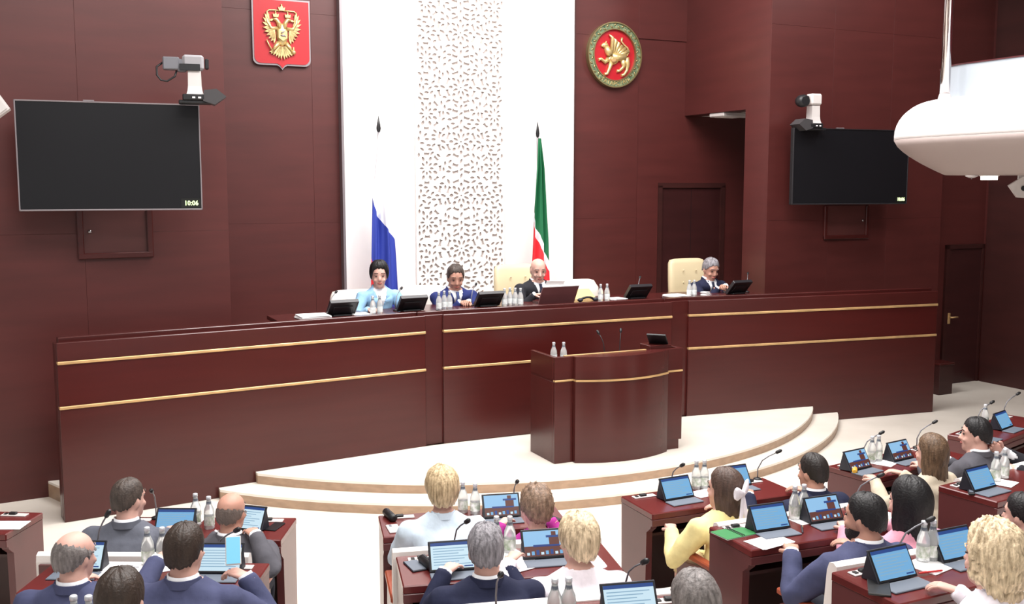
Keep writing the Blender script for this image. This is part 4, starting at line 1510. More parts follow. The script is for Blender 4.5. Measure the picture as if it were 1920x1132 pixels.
# far right block
tablet('K', 1622, 884, 'video', 'tablet at the left end of the brown haired woman\'s desk')
tablet('K', 1702, 866, 'video', 'tablet just left of the brown haired woman')
bottle('K', 1634, 866, 'small glass bottle, left of the pair between the brown haired woman\'s tablets')
bottle('K', 1646, 864, 'small glass bottle, right of the pair between the brown haired woman\'s tablets')
mic('K', 1594, 856, 'black gooseneck microphone over the left tablet of the brown haired woman', MIC_R)
mic('K', 1694, 834, 'black gooseneck microphone over the right tablet of the brown haired woman', MIC_R)
q, rz = deskpos('K', 1586, 888)
yl = thing('pencil_case', 'yellow pencil case at the left end of the brown haired woman\'s desk', 'case', q + Vector((0, 0, .02)), rz - .9)
MB().tube([(0, -.07, 0), (0, -.06, 0), (0, .06, 0), (0, .07, 0)], [.012, .02, .02, .012], 10).build('body', M_YELLOW, yl)
MB().box(-.002, .002, -.06, .06, .018, .022).build('zip', M_GOLD, yl)
paper('K', 1656, 868, 'white paper sheet between the tablets of the brown haired woman', 0.16, 0.18, .3)
tablet('L', 1896, 806, 'blue', 'tablet on the farthest right desk, right one')
tablet('L', 1852, 826, 'page', 'tablet on the farthest right desk behind the man in grey')
mic('L', 1882, 782, 'black gooseneck microphone on the farthest right desk, right one', MIC_R)
mic('L', 1832, 800, 'black gooseneck microphone on the farthest right desk behind the man in grey', MIC_R)
bottle('L', 1846, 800, 'small glass bottle behind the head of the man in grey at right')
tablet('M', 1856, 922, 'blue', 'tablet on the corner desk at the right edge')
bottle('M', 1866, 902, 'glass water bottle, left of the pair under the reaching hand at right')
bottle('M', 1882, 896, 'glass water bottle, right of the pair under the reaching hand at right')
paper('M', 1880, 905, 'white paper under the bottles at the right edge', 0.16, 0.16, .3, 2)
q, rz = deskpos('M', 1818, 924)
rm = thing('remote_control', 'small black remote lying left of the right edge tablet', 'remote', q, rz - .9)
MB().box(-.02, .02, -.06, .06, 0, .014, .004).build('body', M_BLACK, rm)
MB().box(-.012, .012, -.04, .04, .014, .016).build('keypad', M_FOLIO, rm)
# handbag on the floor under the bow woman's desk
q = at(1205, 1084, 0.0)
hb = thing('handbag', 'small green handbag on the floor under the bow woman\'s desk', 'bag', (q.x, q.y, 0), R(20))
m = MB()
m.loft([[(x * w_, y * w_, z) for x, y in ((-.13, -.05), (.13, -.05), (.13, .05), (-.13, .05))] for z, w_ in ((0, .95), (.06, 1.05), (.16, .85), (.2, .7))], sm=True)
m.build('body', mat('bag_olive', (96, 104, 52), 0.6, bump=.1), hb)
for y in (-.03, .03):
    MB().tube([(-.07, y, .18), (-.06, y, .27), (0, y, .31), (.06, y, .27), (.07, y, .18)], .007, 6).build('handle', mat('bag_handle', (150, 130, 70), .5), hb)

# ------------------------------------------------------------------ presidium: chairs, monitors, small things
def exec_chair(px, back, tall, m, label, turn=0.0):
    p = dais_pt(px, back, PLAT)
    t = thing('office_chair', label, 'chair', p, TH + PI + turn, 'leather chairs of the presidium')
    bh = 1.13 if tall else 0.92
    MB().box(-.27, .27, -.26, .27, .4, .52, .045).build('seat', m, t)
    bk = MB()
    rings = []
    for z, w_, y, th_ in ((.5, .25, -.25, .05), (.6, .29, -.27, .065), (.75, .3, -.27, .07), (.9 if tall else .82, .3, -.28, .07), (bh - .06, .285, -.31, .06), (bh - .015, .26, -.32, .05), (bh, .2, -.325, .02)):
        ring = []
        for k in range(20):
            a = 2 * PI * k / 20
            ca, sa = math.cos(a), math.sin(a)
            x = w_ * math.copysign(abs(ca) ** .45, ca)
            yy = y + th_ * math.copysign(abs(sa) ** .6, sa) + .035 * (x / w_) ** 2
            ring.append((x, yy, z))
        rings.append(ring)
    bk.loft(rings).build('backrest', m, t)
    for x in (-1, 1):
        for z in ((.66, .82, .98) if tall else (.66, .8)):
            MB().ell((x * .1, -.195, z), (.014, .008, .014), 8, 6).build('button', M_GOLD if False else m, t)
    for x in (-.31, .31):
        MB().tube([(x, -.2, .46), (x, -.22, .62), (x, -.1, .67), (x, .16, .66), (x, .2, .6), (x, .18, .47)], .022, 8).build('armrest', M_ARM if tall else m, t)
    MB().lathe([(.03, .1), (.03, .4)], 12).build('gas_lift', M_STEEL, t)
    for k in range(5):
        a = 2 * PI * k / 5
        MB().tube([(0, 0, .11), (.16 * math.cos(a), .16 * math.sin(a), .09), (.3 * math.cos(a), .3 * math.sin(a), .06)], [.03, .024, .018], 8).ell((.3 * math.cos(a), .3 * math.sin(a), .03), (.03, .03, .03), 8, 6).build('leg', M_BLACK, t)
    return t


CH = 1.12
exec_chair(680, 1.15, False, M_WLEATHER, 'low white leather chair behind the woman in light blue')
exec_chair(806, 1.2, False, M_WLEATHER, 'low white leather chair behind the man in bright navy')
exec_chair(985, 1.22, True, M_CREAM, 'tall cream leather chair behind the bald chairman')
exec_chair(1100, 1.1, False, M_WLEATHER, 'low white leather chair left empty beside the bald chairman')
exec_chair(1309, 1.2, True, M_CREAM, 'tall cream leather chair behind the grey haired man at right')


def monitor(px, back, turn, label):
    p = dais_pt(px, back, WT)
    t = thing('monitor', label, 'monitor', p, TH + turn, 'low monitors on the presidium desk')
    Mx = Matrix.Translation((0, 0.0, .03)) @ Matrix.Rotation(R(42), 4, 'X')
    W, Hh = .30, .20
    MB().box(-W / 2, W / 2, -.035, 0, 0, Hh, .012, M=Mx).build('housing', M_BLACK, t)
    b = MB()
    for x0, x1, z0, z1 in ((-W / 2, W / 2, Hh - .014, Hh + .002), (-W / 2 - .002, -W / 2 + .012, 0, Hh), (W / 2 - .012, W / 2 + .002, 0, Hh), (-W / 2, W / 2, -.002, .012)):
        b.box(x0, x1, -.04, .003, z0, z1, .002, M=Mx)
    b.build('bezel', M_BEZEL, t)
    MB().box(-W / 2 + .02, W / 2 - .02, .0, .002, .02, Hh - .02, M=Mx).build('screen', M_SCREEN, t)
    MB().box(-.1, .1, -.043, -.034, .04, .14, .003, M=Mx).build('back_plate', M_BEZEL, t)
    MB().box(-.1, .1, -.09, .05, 0, .02, .006).box(-.05, .05, -.04, .0, .015, .06).build('foot', M_BLACK, t)
    return t


monitor(637, .42, 0.05, 'black low monitor at the left end of the presidium desk')
monitor(768, .42, 0.0, 'black low monitor between the woman in light blue and the man in navy')
monitor(911, .42, 0.0, 'black low monitor between the man in navy and the bald chairman')
monitor(1189, .42, 0.0, 'black low monitor right of the empty white chair')
monitor(1376, .42, 0.1, 'black low monitor before the grey haired man at right')
MICD = make_mic(0.0, 0.17, 0.22)
for px, back, label in ((742, .5, 'black microphone right of the woman in light blue'), (884, .52, 'black microphone right of the man in bright navy'),
                        (1196, .5, 'thin microphone above the monitor right of the empty chair'), (1400, .5, 'thin microphone at the far right of the presidium desk'),
                        (617, .5, 'faint microphone at the left end of the presidium desk')):
    put(MICD, label, dais_pt(px, back, WT), TH - .7, 'microphones on the presidium desk')
for px, back, label in ((699, .3, 'clear bottle before the woman in light blue, left'), (712, .34, 'clear bottle before the woman in light blue, right'),
                        (823, .3, 'clear bottle before the man in navy, leftmost of three'), (833, .38, 'clear bottle before the man in navy, middle of three'), (843, .36, 'clear bottle before the man in navy, rightmost of three'),
                        (946, .34, 'clear bottle before the chairman, first of four from left'), (956, .4, 'clear bottle before the chairman, second of four from left'), (966, .36, 'clear bottle before the chairman, third of four from left'), (976, .3, 'clear bottle before the chairman, last of four from left'),
                        (1126, .34, 'clear bottle before the empty chair, left'), (1138, .34, 'clear bottle before the empty chair, right'),
                        (1292, .32, 'clear bottle before the grey haired man, left'), (1301, .32, 'clear bottle before the grey haired man, right')):
    put(BOT2, label, dais_pt(px, back, WT), px * .7, 'water bottles on the presidium desk', 0.95)


def dpaper(px, back, w_, d_, n, label, m=M_PAPER, tilt=0.0, name='paper_stack', cat='paper', turn=0.0, th=.006):
    p = dais_pt(px, back, WT)
    t = thing(name, label, cat, p, TH + turn)
    for i in range(n):
        o = MB().box(-w_ / 2, w_ / 2, -d_ / 2, d_ / 2, 0, th, .0).build('sheet', m, t, (.008 * math.sin(i * 5), .008 * math.cos(i * 3), .001 + i * (th + .0005)), .05 * math.sin(i * 2.3))
    return t


dpaper(586, .36, .3, .26, 6, 'stack of white papers at the left end of the presidium desk')
dpaper(592, .24, .16, .05, 3, 'small white packet before the left paper stack')
dpaper(676, .34, .17, .2, 3, 'white papers before the woman in light blue')
dpaper(1268, .34, .22, .26, 4, 'white papers left of the grey haired man at right')
dpaper(1156, .34, .16, .2, 4, 'white papers right of the bottles by the empty chair')
dpaper(1322, .32, .06, .09, 8, 'small white note block before the grey haired man', turn=.2)
# dark handset bundle and yellow folder by the empty chair
p = dais_pt(1102, .33, WT)
t = thing('headset', 'dark headset lying before the empty white chair', 'headset', p, TH)
MB().tube([(-.1 + .2 * i / 8, .02 * math.sin(i), .02 + .035 * math.sin(PI * i / 8)) for i in range(9)], .014, 8).build('band', M_BLACK, t)
for x in (-.1, .1):
    MB().ell((x, 0, .026), (.035, .03, .024), 10, 8).build('ear_pad', M_FOLIOD, t)
p = dais_pt(1096, .62, WT)
t = thing('folder', 'yellow paper folder propped before the empty white chair', 'folder', p, TH)
MB().box(-.16, .16, 0, .01, 0, .2, 0, M=Matrix.Rotation(R(-60), 4, 'X')).build('cover', mat('folder_buff', (226, 196, 130), .7), t)
MB().box(-.15, .15, .01, .014, .005, .19, 0, M=Matrix.Rotation(R(-60), 4, 'X')).build('sheet', M_PAPER, t)
# wooden reading stand of the chairman
p = dais_pt(1043, .3, WT)
t = thing('reading_stand', 'wooden reading stand with a gold edge and open papers before the chairman', 'stand', p, TH)
Mx = Matrix.Translation((0, 0, .0)) @ Matrix.Rotation(R(30), 4, 'X')
MB().box(-.23, .23, 0, .02, 0, .24, .003, M=Mx).build('board', mat('stand_wood', (112, 70, 72), .35), t)
MB().box(-.235, .235, -.004, .026, .235, .25, .003, M=Mx).build('top_edge', M_PAPER, t)
MB().box(-.2, -.17, .02, .2, 0, .03).box(.17, .2, .02, .2, 0, .03).build('foot', M_DAIS, t)
MB().box(-.21, 0.02, .021, .026, .02, .3, 0, M=Mx @ Matrix.Rotation(.06, 4, 'Y')).box(-.02, .21, .021, .025, .02, .26, 0, M=Mx).build('paper_sheet', M_PAPER, t)
# lectern things
def lect(x, y, z=0.94):
    return lt.matrix_basis @ Vector((x, y, z))


q = lect(.1, .2)
put(BOT2, 'clear bottle on the lectern, left of the two', lect(.11, .24), 0, 'water bottles on the lectern', 1.0).location.z += 0.02
put(BOT2, 'clear bottle on the lectern, right of the two', lect(.2, .2), 1, 'water bottles on the lectern', 1.0).location.z += 0.02
tr = thing('tray', 'low wooden tray under the two bottles in the lectern', 'tray', lect(.16, .22), lth)
MB().box(-.1, .1, -.08, .08, 0, .02, .004).build('base', M_DESK, tr)
MB().box(-.1, .1, -.084, -.078, .02, .03).box(-.1, .1, .078, .084, .02, .03).build('lip', M_DESK, tr)
LM = make_mic(0.02, 0.08, 0.29, M_BLACK)
put(LM, 'tall thin microphone on the lectern, left one', lect(.62, .12), lth + .5, 'microphones on the lectern')
put(LM, 'tall thin microphone on the lectern, right one', lect(.82, .16), lth - .4, 'microphones on the lectern')
t = thing('lectern_screen', 'small black tilted screen at the right end of the lectern', 'monitor', lect(1.28, .15, LH + .03), lth - .8)
Mx = Matrix.Rotation(R(50), 4, 'X')
MB().box(-.1, .1, 0, .02, 0, .17, .004, M=Mx).build('housing', M_BLACK, t)
MB().box(-.09, .09, .02, .022, .01, .16, 0, M=Mx).build('screen', M_SCREEN, t)
MB().box(-.05, .05, .0, .1, 0, .03, .004).build('foot', M_BLACK, t)
dpl = thing('paper_sheet', 'white paper strip lying on the lectern top', 'paper', lect(.62, .22, .941), lth)
MB().box(-.4, .4, -.1, .1, 0, .004).build('sheet', M_PAPER, dpl)

# ------------------------------------------------------------------ people
SK_L = skin('light', (212, 168, 154))
SK_M = skin('medium', (194, 146, 128))
M_EYE = mat('eye', (40, 30, 28), 0.3)
M_LIP = mat('lips', (176, 96, 90), 0.5)
M_SHIRT = fab('shirt_white', (236, 238, 244))
M_TROU = fab('trousers_dark', (34, 36, 46))
M_SHOE = mat('shoe_black', (22, 20, 20), 0.35)
PEOPLE = []


def ik(a, b, l1, l2, hint):
    d_ = b - a
    L = d_.length
    if L > (l1 + l2) * .995:
        b = a + d_.normalized() * (l1 + l2) * .995
        d_ = b - a
        L = d_.length
    x = (l1 * l1 - l2 * l2 + L * L) / (2 * L)
    h_ = math.sqrt(max(0, l1 * l1 - x * x))
    u = d_ / L
    hn = (hint - u * hint.dot(u)).normalized()
    return a + u * x + hn * h_, b


HEADR = [(-.120, .014, .066, .030), (-.110, .032, .082, .000), (-.09, .046, .090, -.030), (-.065, .056, .091, -.055), (-.035, .064, .090, -.075), (-.005, .069, .088, -.090),
         (.025, .073, .088, -.098), (.055, .073, .087, -.099), (.08, .066, .076, -.088), (.1, .050, .056, -.068), (.113, .030, .034, -.044), (.119, .008, .008, -.014)]


def head_ring(z, hw, yf, yb, n=20):
    yc, ry = (yf + yb) / 2, (yf - yb) / 2
    out = []
    for k in range(n):
        a = 2 * PI * k / n
        ca, sa = math.cos(a), math.sin(a)
        out.append(Vector((hw * math.copysign(abs(ca) ** .9, ca), yc + ry * sa, z)))
    return out


def hand_mesh(mb, wrist, d_, palm_n, side, curl=0.5, s=1.0, mi=0):
    """wrist point, pointing direction, palm normal (where the fingers curl to); side = +1 right, -1 left"""
    d_ = d_.normalized()
    nrm = (palm_n - d_ * palm_n.dot(d_)).normalized()
    lat = d_.cross(nrm).normalized() * side        # towards the thumb
    P = lambda f, l, n: wrist + (d_ * f + lat * l + nrm * n) * s
    # palm
    rings = []
    for f, w_, th_ in ((-.05, .026, .022), (0, .027, .019), (.03, .036, .017), (.065, .041, .015), (.085, .040, .012), (.092, .034, .007)):
        c = P(f, 0.0, 0)
        rings.append([c + (lat * math.cos(2 * PI * k / 10) * w_ + nrm * math.sin(2 * PI * k / 10) * th_) * s for k in range(10)])
    mb.loft(rings, mi)
    for l, ln, r in ((.031, .070, .0088), (.0105, .080, .009), (-.0105, .074, .0086), (-.031, .058, .0076)):
        p = P(.078, l, 0)
        pts = [P(.06, l * .9, 0), p]
        ang = 0.18 + curl * .35
        for k, seg in enumerate((.45, .32, .23)):
            v = d_ * math.cos(ang) + nrm * math.sin(ang) + lat * (l * 1.2)
            p = p + v.normalized() * ln * seg * s
            pts.append(p)
            ang += curl * .75
        pts.append(pts[-1] + (pts[-1] - pts[-2]).normalized() * .004 * s)
        mb.tube(pts, [r * s, r * s * 1.05, r * s, r * .95 * s, r * .82 * s, r * .4 * s], 8, mi)
    pts = [P(.012, .018, .004), P(.035, .040, .010), P(.062, .056, .018 + .01 * curl), P(.085, .056, .030 + .014 * curl), P(.089, .055, .032 + .014 * curl)]
    mb.tube(pts, [.013 * s, .012 * s, .0105 * s, .009 * s, .004 * s], 8, mi)


class Person:
    pass


def person(label, hpx, hpy, depth, floor, rz, top, hair, sk=SK_L, female=False, lean=.16, yaw=0.0, pitch=0.0, hs=1.0, hands=None, curl=.5,
           wide=1.0, tie=None, shirt=M_SHIRT, vneck=True, extra=None, seat=.47, legs=M_TROU, side=0.0, roll=0.0, bulk=1.0, cuff=True, palm=None, skirt=False, handpx=None):
    P = Person()
    hc = at_depth(hpx, hpy, depth)
    c, s = math.cos(rz), math.sin(rz)
    base = Vector((hc.x + s * lean - c * side, hc.y - c * lean - s * side, floor))
    hz = hc.z - floor
    P.__dict__.update(locals())
    src = MB()
    sw = (.178 if female else .205) * wide
    sh = hz - .19
    P.sh = sh
    H = Vector((side, lean, hz))
    k1 = (.92 if female else 1.0) * bulk

    def spine(z):
        t = min(1, max(0, (z - seat - .08) / max(.1, sh - seat - .08)))
        return Vector((side * .75 * t, lean * .8 * t ** 1.2, 0))
    rings = []
    P.torso = []
    tz = [(seat + .0, .150, .105), (seat + .07, .178, .130), (seat + .15, .172 if female else .176, .125), (seat + .22, .148 if female else .170, .112)]
    up0 = seat + .22
    for f, rx, ry in ((.35, .152 if female else .176, .115), (.7, .168 if female else .19, .122), (.88, .176 if female else .2, .11)):
        tz.append((up0 + (sh - up0) * f, rx, ry))
    tz += [(sh, .168 if female else .19, .092), (sh + .03, .130 if female else .148, .078), (sh + .055, .09 if female else .104, .068), (sh + .08, .062, .058), (sh + .1, .05, .05)]
    for z, rx, ry in tz:
        rx *= k1 * (wide if z > up0 else 1)
        ry *= k1
        o = spine(z)
        P.torso.append((z, rx, ry, o))
        ring = []
        for k in range(22):
            a = 2 * PI * k / 22
            ca, sa = math.cos(a), math.sin(a)
            yy = ry * math.copysign(abs(sa) ** .85, sa)
            if female and sa > 0 and up0 + .02 < z < sh - .04:
                yy += .028 * math.exp(-((abs(ca) - .45) / .3) ** 2)
            ring.append(o + Vector((rx * math.copysign(abs(ca) ** .85, ca), yy, z)))
        rings.append(ring)
    src.loft(rings)
    # neck
    nb = spine(sh + .05) + Vector((0, -.005, sh + .035))
    nt = H + Vector((0, -.02, -.06))
    nr = (.049 if female else .060) * hs
    src.tube([nb, nb.lerp(nt, .5) + Vector((0, -.004, 0)), nt], [nr * 1.12, nr, nr], 14)
    P.nb, P.nt, P.nr = nb, nt, nr
    # head
    MH = Matrix.Translation(H) @ Matrix.Rotation(yaw, 4, 'Z') @ Matrix.Rotation(-pitch, 4, 'X') @ Matrix.Rotation(roll, 4, 'Y') @ Matrix.Scale(hs, 4)
    P.MH = MH
    hd = MB()
    hd.loft([head_ring(*q) for q in HEADR])
    hd.tube([(0, .080, .022), (0, .094, .0), (0, .108, -.028), (0, .092, -.036)], [.008, .0095, .013, .008], 8)
    for x in (-1, 1):
        hd.ell((x * .012, .094, -.03), (.008, .01, .008), 6, 5)
        hd.ell((x * .0745, -.008, -.008), (.010, .020, .032), 8, 6, M=Matrix.Rotation(-x * .3, 3, 'Z'))
        hd.tube([(x * .012, .086, .033), (x * .034, .083, .035), (x * .055, .067, .028)], [.008, .0095, .007], 6)
        hd.ell((x * .042, .072, -.03), (.02, .016, .018), 8, 6)
    hd.ell((0, .086, -.060), (.024, .010, .010), 8, 6)
    hd.ell((0, .078, -.098), (.022, .014, .014), 8, 6)
    src.add([MH @ Vector(v) for v in hd.v], hd.f)
    # arms
    P.wr, P.arm = [], []
    dh = {-1: Vector((-.16, .46, .79)), 1: Vector((.16, .46, .79))}
    if handpx:
        for k_, (qx, qy, qd) in handpx.items():
            q = at_depth(qx, qy, qd) - base
            dh[k_] = Vector((q.x * c + q.y * s, -q.x * s + q.y * c, q.z))
    if hands:
        for k_, v in hands.items():
            dh[k_] = Vector(v)
    for sd in (-1, 1):
        a = spine(sh) + Vector((sd * sw, 0.0, sh - .035))
        hint = Vector((sd * (.5 if dh[sd].z < .95 else -.1), -.35 if dh[sd].z < .95 else .3, -.8))
        e, wv = ik(a, dh[sd], .285 if not female else .265, .255 if not female else .235, hint)
        ar = (.92 if female else 1.0) * bulk
        src.tube([a + Vector((-sd * .06, 0, .005)), a, a.lerp(e, .35), a.lerp(e, .75), e, e.lerp(wv, .3), e.lerp(wv, .7), wv],
                 [.062 * ar, .070 * ar, .061 * ar, .053 * ar, .048 * ar, .047 * ar, .040 * ar, .034 * ar], 12)
        src.ell(a, (.066 * ar, .066 * ar, .066 * ar), 12, 8)
        P.wr.append((wv, (wv - e).normalized(), sd))
        P.arm.append((a, e, wv))
    # legs
    for sd in (-1, 1):
        hip = Vector((sd * .09, .0, seat + .06))
        kn = Vector((sd * .12, .43, seat + .05))
        an = Vector((sd * .11, .43, .09))
        src.tube([hip, hip.lerp(kn, .5), kn, kn.lerp(an, .35) + Vector((0, -.012, 0)), an], [.092, .080, .062, .056, .042], 12)
        src.tube([(sd * .11, .38, .05), (sd * .11, .45, .055), (sd * .12, .56, .035), (sd * .12, .64, .03)], [.038, .044, .040, .024], 10, flat=.8)
    me = src.mesh('person_source', M_SHIRT)
    o = bpy.data.objects.new('person_source', me)
    COL.objects.link(o)
    md = o.modifiers.new('r', 'REMESH')
    md.mode = 'VOXEL'
    md.voxel_size = .0115
    md.use_smooth_shade = True
    sm = o.modifiers.new('s', 'SMOOTH')
    sm.factor = .5
    sm.iterations = 2
    P.tmp = o
    PEOPLE.append(P)
    return P


def seg_d(C, a, b, ra, rb):
    a = np.array(a); b = np.array(b)
    d_ = b - a
    t = np.clip(((C - a) @ d_) / max(1e-9, d_ @ d_), 0, 1)
    return np.linalg.norm(C - (a + t[:, None] * d_), axis=1) - (ra + (rb - ra) * t)


def finish(P):
    ev = P.tmp.evaluated_get(bpy.context.evaluated_depsgraph_get())
    me = bpy.data.meshes.new_from_object(ev)
    n = len(me.vertices)
    co = np.empty(n * 3); me.vertices.foreach_get('co', co); co = co.reshape(-1, 3)
    no = np.empty(n * 3); me.vertices.foreach_get('normal', no); no = no.reshape(-1, 3)
    faces = [tuple(p.vertices) for p in me.polygons]
    FC = np.array([co[list(f)].mean(axis=0) for f in faces])
    bpy.data.meshes.remove(me)
    hz, lean, seat = P.hz, P.lean, P.seat
    sh = P.sh
    inv = np.array(P.MH.inverted())
    Hc = (np.c_[FC, np.ones(len(FC))] @ inv.T)[:, :3]
    # distances to the body regions
    dz_n = seg_d(FC, P.nb + Vector((0, 0, .04)), P.nt, P.nr, P.nr)
    dh = np.linalg.norm(Hc * np.array([1 / .078, 1 / .10, 1 / .125]), axis=1)
    collar = sh + .074 + np.clip(-(FC[:, 1] - P.nb.y) * .25, -.03, .03)
    is_head = (dh < 1.12) & (FC[:, 2] > sh + .05) | (FC[:, 2] > collar) & ((dz_n < .02) | (dh < 1.35))
    darm = np.full(len(FC), 9.0)
    for a, e, w_ in P.arm:
        darm = np.minimum(darm, np.minimum(seg_d(FC, a, e, .066, .05), seg_d(FC, e, w_, .048, .034)))
    is_leg = (FC[:, 2] < seat + .13) & (FC[:, 1] > .06) & (darm > .012) | (FC[:, 2] < seat + .02)
    is_shoe = (FC[:, 2] < .09) & (FC[:, 1] > .3)
    yt = np.interp(FC[:, 2], [q[0] for q in P.torso], [q[3].y for q in P.torso])
    vz = sh - .20
    isv = (~is_head) & (FC[:, 1] > yt + .03) & (darm > -.02) & (np.abs(FC[:, 0] - P.nb.x * 0 - np.interp(FC[:, 2], [q[0] for q in P.torso], [q[3].x for q in P.torso])) < (FC[:, 2] - vz) * .30 + .004) & (FC[:, 2] > vz)
    if not P.vneck:
        isv &= False
    if P.skirt:
        is_head |= is_leg & (~is_shoe) & (FC[:, 2] < seat - .06)
    lab = np.where(is_head, 0, np.where(is_shoe, 3, np.where(is_leg, 2, np.where(isv, 4, 1))))
    mats = [P.sk, P.sk, P.legs, M_SHOE, P.shirt]
    t = thing('person', P.label, 'person', P.base, P.rz)
    # body, with hands joined on
    hb = MB()
    for i, (wv, d_, sd) in enumerate(P.wr):
        pn = Vector((0, 0, -1)) if P.palm is None else Vector(P.palm[sd])
        if wv.z > .95 and P.palm is None:
            hand_mesh(hb, wv, d_, Vector((-sd, 0, 0)), sd, P.curl, (.9 if P.female else 1.0))
            continue
        hand_mesh(hb, wv, Vector((d_.x * .6 - sd * .15, d_.y, min(0.12, d_.z * .5))) if P.palm is None else d_, pn, -sd if pn.z < 0 else sd, P.curl, (.9 if P.female else 1.0))
    V = [tuple(v) for v in co] + hb.v
    Fs = list(faces) + [[i + n for i in f] for f in hb.f]
    body = bpy.data.meshes.new('body')
    body.from_pydata(V, [], Fs)
    for m_ in mats:
        body.materials.append(m_)
    body.polygons.foreach_set('material_index', [int(x) for x in lab] + [0] * len(hb.f))
    body.polygons.foreach_set('use_smooth', [True] * len(Fs))
    body.update()
    bo = place('body', body, t)

    def shell(sel, out, thick, name, m_, wrinkle=.0):
        idx = np.nonzero(sel)[0]
        used_ = {}
        vv = []
        ff = []
        ec = {}
        for i in idx:
            f = faces[i]
            q = []
            for v in f:
                if v not in used_:
                    used_[v] = len(vv)
                    p = co[v]
                    w_ = 0.0
                    if wrinkle:
                        w_ = wrinkle * mnoise.noise(Vector((p[0] * 9 + P.hpx, p[1] * 9, p[2] * 16)))
                    vv.append(tuple(p + no[v] * (out + w_)))
                q.append(used_[v])
            ff.append(q)
            for a, b in zip(q, q[1:] + q[:1]):
                ec[(a, b)] = ec.get((a, b), 0) + 1
        rev = {v: k for k, v in used_.items()}
        inner = {}
        for (a, b) in list(ec):
            if (b, a) not in ec:
                for z in (a, b):
                    if z not in inner:
                        inner[z] = len(vv)
                        vv.append(tuple(co[rev[z]] + no[rev[z]] * (out - thick)))
                ff.append([b, a, inner[a], inner[b]])
        mm = bpy.data.meshes.new(name)
        mm.from_pydata(vv, [], ff)
        mm.materials.append(m_)
        mm.polygons.foreach_set('use_smooth', [True] * len(ff))
        mm.update()
        return place(name, mm, t)
    shell(lab == 1, .010, .018, 'jacket' if P.vneck else 'top', P.top, .007)
    shell(lab == 2, .006, .012, 'trousers' if not P.skirt else 'skirt', P.legs, .004)
    # collar
    nb, nr = P.nb, P.nr
    m = MB()
    n_ = 26
    rings = [[], [], [], []]
    for k in range(n_ + 1):
        a = PI / 2 + .55 + (2 * PI - 1.1) * k / n_
        ca, sa = math.cos(a), math.sin(a)
        front = max(0, sa)
        for r_, dr, dz in ((0, .026, .020), (1, .018, .056 - .03 * front), (2, .012, .056 - .03 * front), (3, .016, .018)):
            rings[r_].append((nb.x + (nr + dr) * ca * 1.02, nb.y + (nr + dr) * sa - .01 * front * 0, nb.z + dz - .02 * front))
    if P.vneck:
        for r_ in range(3):
            V = rings[r_] + rings[r_ + 1]
            m.add(V, [(k, k + 1, n_ + 2 + k, n_ + 1 + k) for k in range(n_)], 0, True)
        m.build('jacket_collar', P.top, t)
    if P.vneck and not P.female:
        m = MB()
        m.loft([[(nb.x + (nr + d1) * math.cos(2 * PI * k / 24), nb.y + (nr + d1) * math.sin(2 * PI * k / 24), nb.z + dz - .03 * max(0, math.sin(2 * PI * k / 24))) for k in range(24)] for d1, dz in ((.012, .03), (.008, .07), (.003, .07), (.004, .03))], cap=False)
        m.build('shirt_collar', P.shirt, t)
    # lapels follow the opening of the jacket
    if P.vneck:
        tr = P.torso
        for sd in (-1, 1):
            pts = []
            for i in range(9):
                z = vz + (sh + .03 - vz) * i / 8
                rx = np.interp(z, [q[0] for q in tr], [q[1] for q in tr])
                ry = np.interp(z, [q[0] for q in tr], [q[2] for q in tr])
                ox = np.interp(z, [q[0] for q in tr], [q[3].x for q in tr])
                oy = np.interp(z, [q[0] for q in tr], [q[3].y for q in tr])
                x0 = (z - vz) * .30 + .004
                w_ = .048 * math.sin(PI * min(1, .15 + i / 9.5)) + .006
                row = []
                for x in (x0 - .002, x0 + w_ * .5, x0 + w_):
                    yy = ry * math.sqrt(max(0.02, 1 - (x / rx) ** 2)) * 1.02
                    row.append((ox + sd * x, oy + yy + .020, z))
                pts.append(row)
            m = MB()
            V = [p for r_ in pts for p in r_]
            Fs = []
            for i in range(8):
                for j in range(2):
                    a = i * 3 + j
                    Fs.append((a, a + 1, a + 4, a + 3))
            m.add(V, Fs, 0, True)
            m.add([(x, y - .008, z) for x, y, z in V], [f[::-1] for f in Fs], 0, True)
            m.build('lapel', P.top, t)
        if P.tie is not None:
            m = MB()
            rows = []
            for i in range(9):
                z = sh + .035 - (.26) * i / 8
                ry = np.interp(z, [q[0] for q in tr], [q[2] for q in tr])
                oy = np.interp(z, [q[0] for q in tr], [q[3].y for q in tr])
                ox = np.interp(z, [q[0] for q in tr], [q[3].x for q in tr])
                w_ = (.020, .017, .018, .022, .025, .028, .031, .033, .034)[i]
                yy = max(ry * 1.02, nr + .012 if z > sh else 0) + .013
                rows.append([(ox - w_, oy + yy, z), (ox, oy + yy + .008, z), (ox + w_, oy + yy, z), (ox, oy + yy - .006, z)])
            m.loft(rows)
            m.build('tie', P.tie, t)
    # shirt cuffs
    if P.cuff and P.vneck and not P.female:
        for wv, d_, sd in P.wr:
            MB().tube([wv - d_ * .03, wv + d_ * .018], [.038, .036], 12).build('shirt_cuff', P.shirt, t)
    # face
    m = MB()
    for x in (-1, 1):
        m.ell((x * .033, .0815, .012), (.0105, .0085, .0055), 8, 6)
    eo = MB().add([P.MH @ Vector(v) for v in m.v], m.f, 0, True).build('eyes', M_EYE, t)
    m = MB()
    m.tube([(-.022, .0905, -.058), (0, .0985, -.057), (.022, .0905, -.058)], [.004, .0055, .004], 6)
    MB().add([P.MH @ Vector(v) for v in m.v], m.f, 0, True).build('mouth', M_LIP, t)
    if P.hair:
        hair(P, t, **P.hair)
    m = MB()
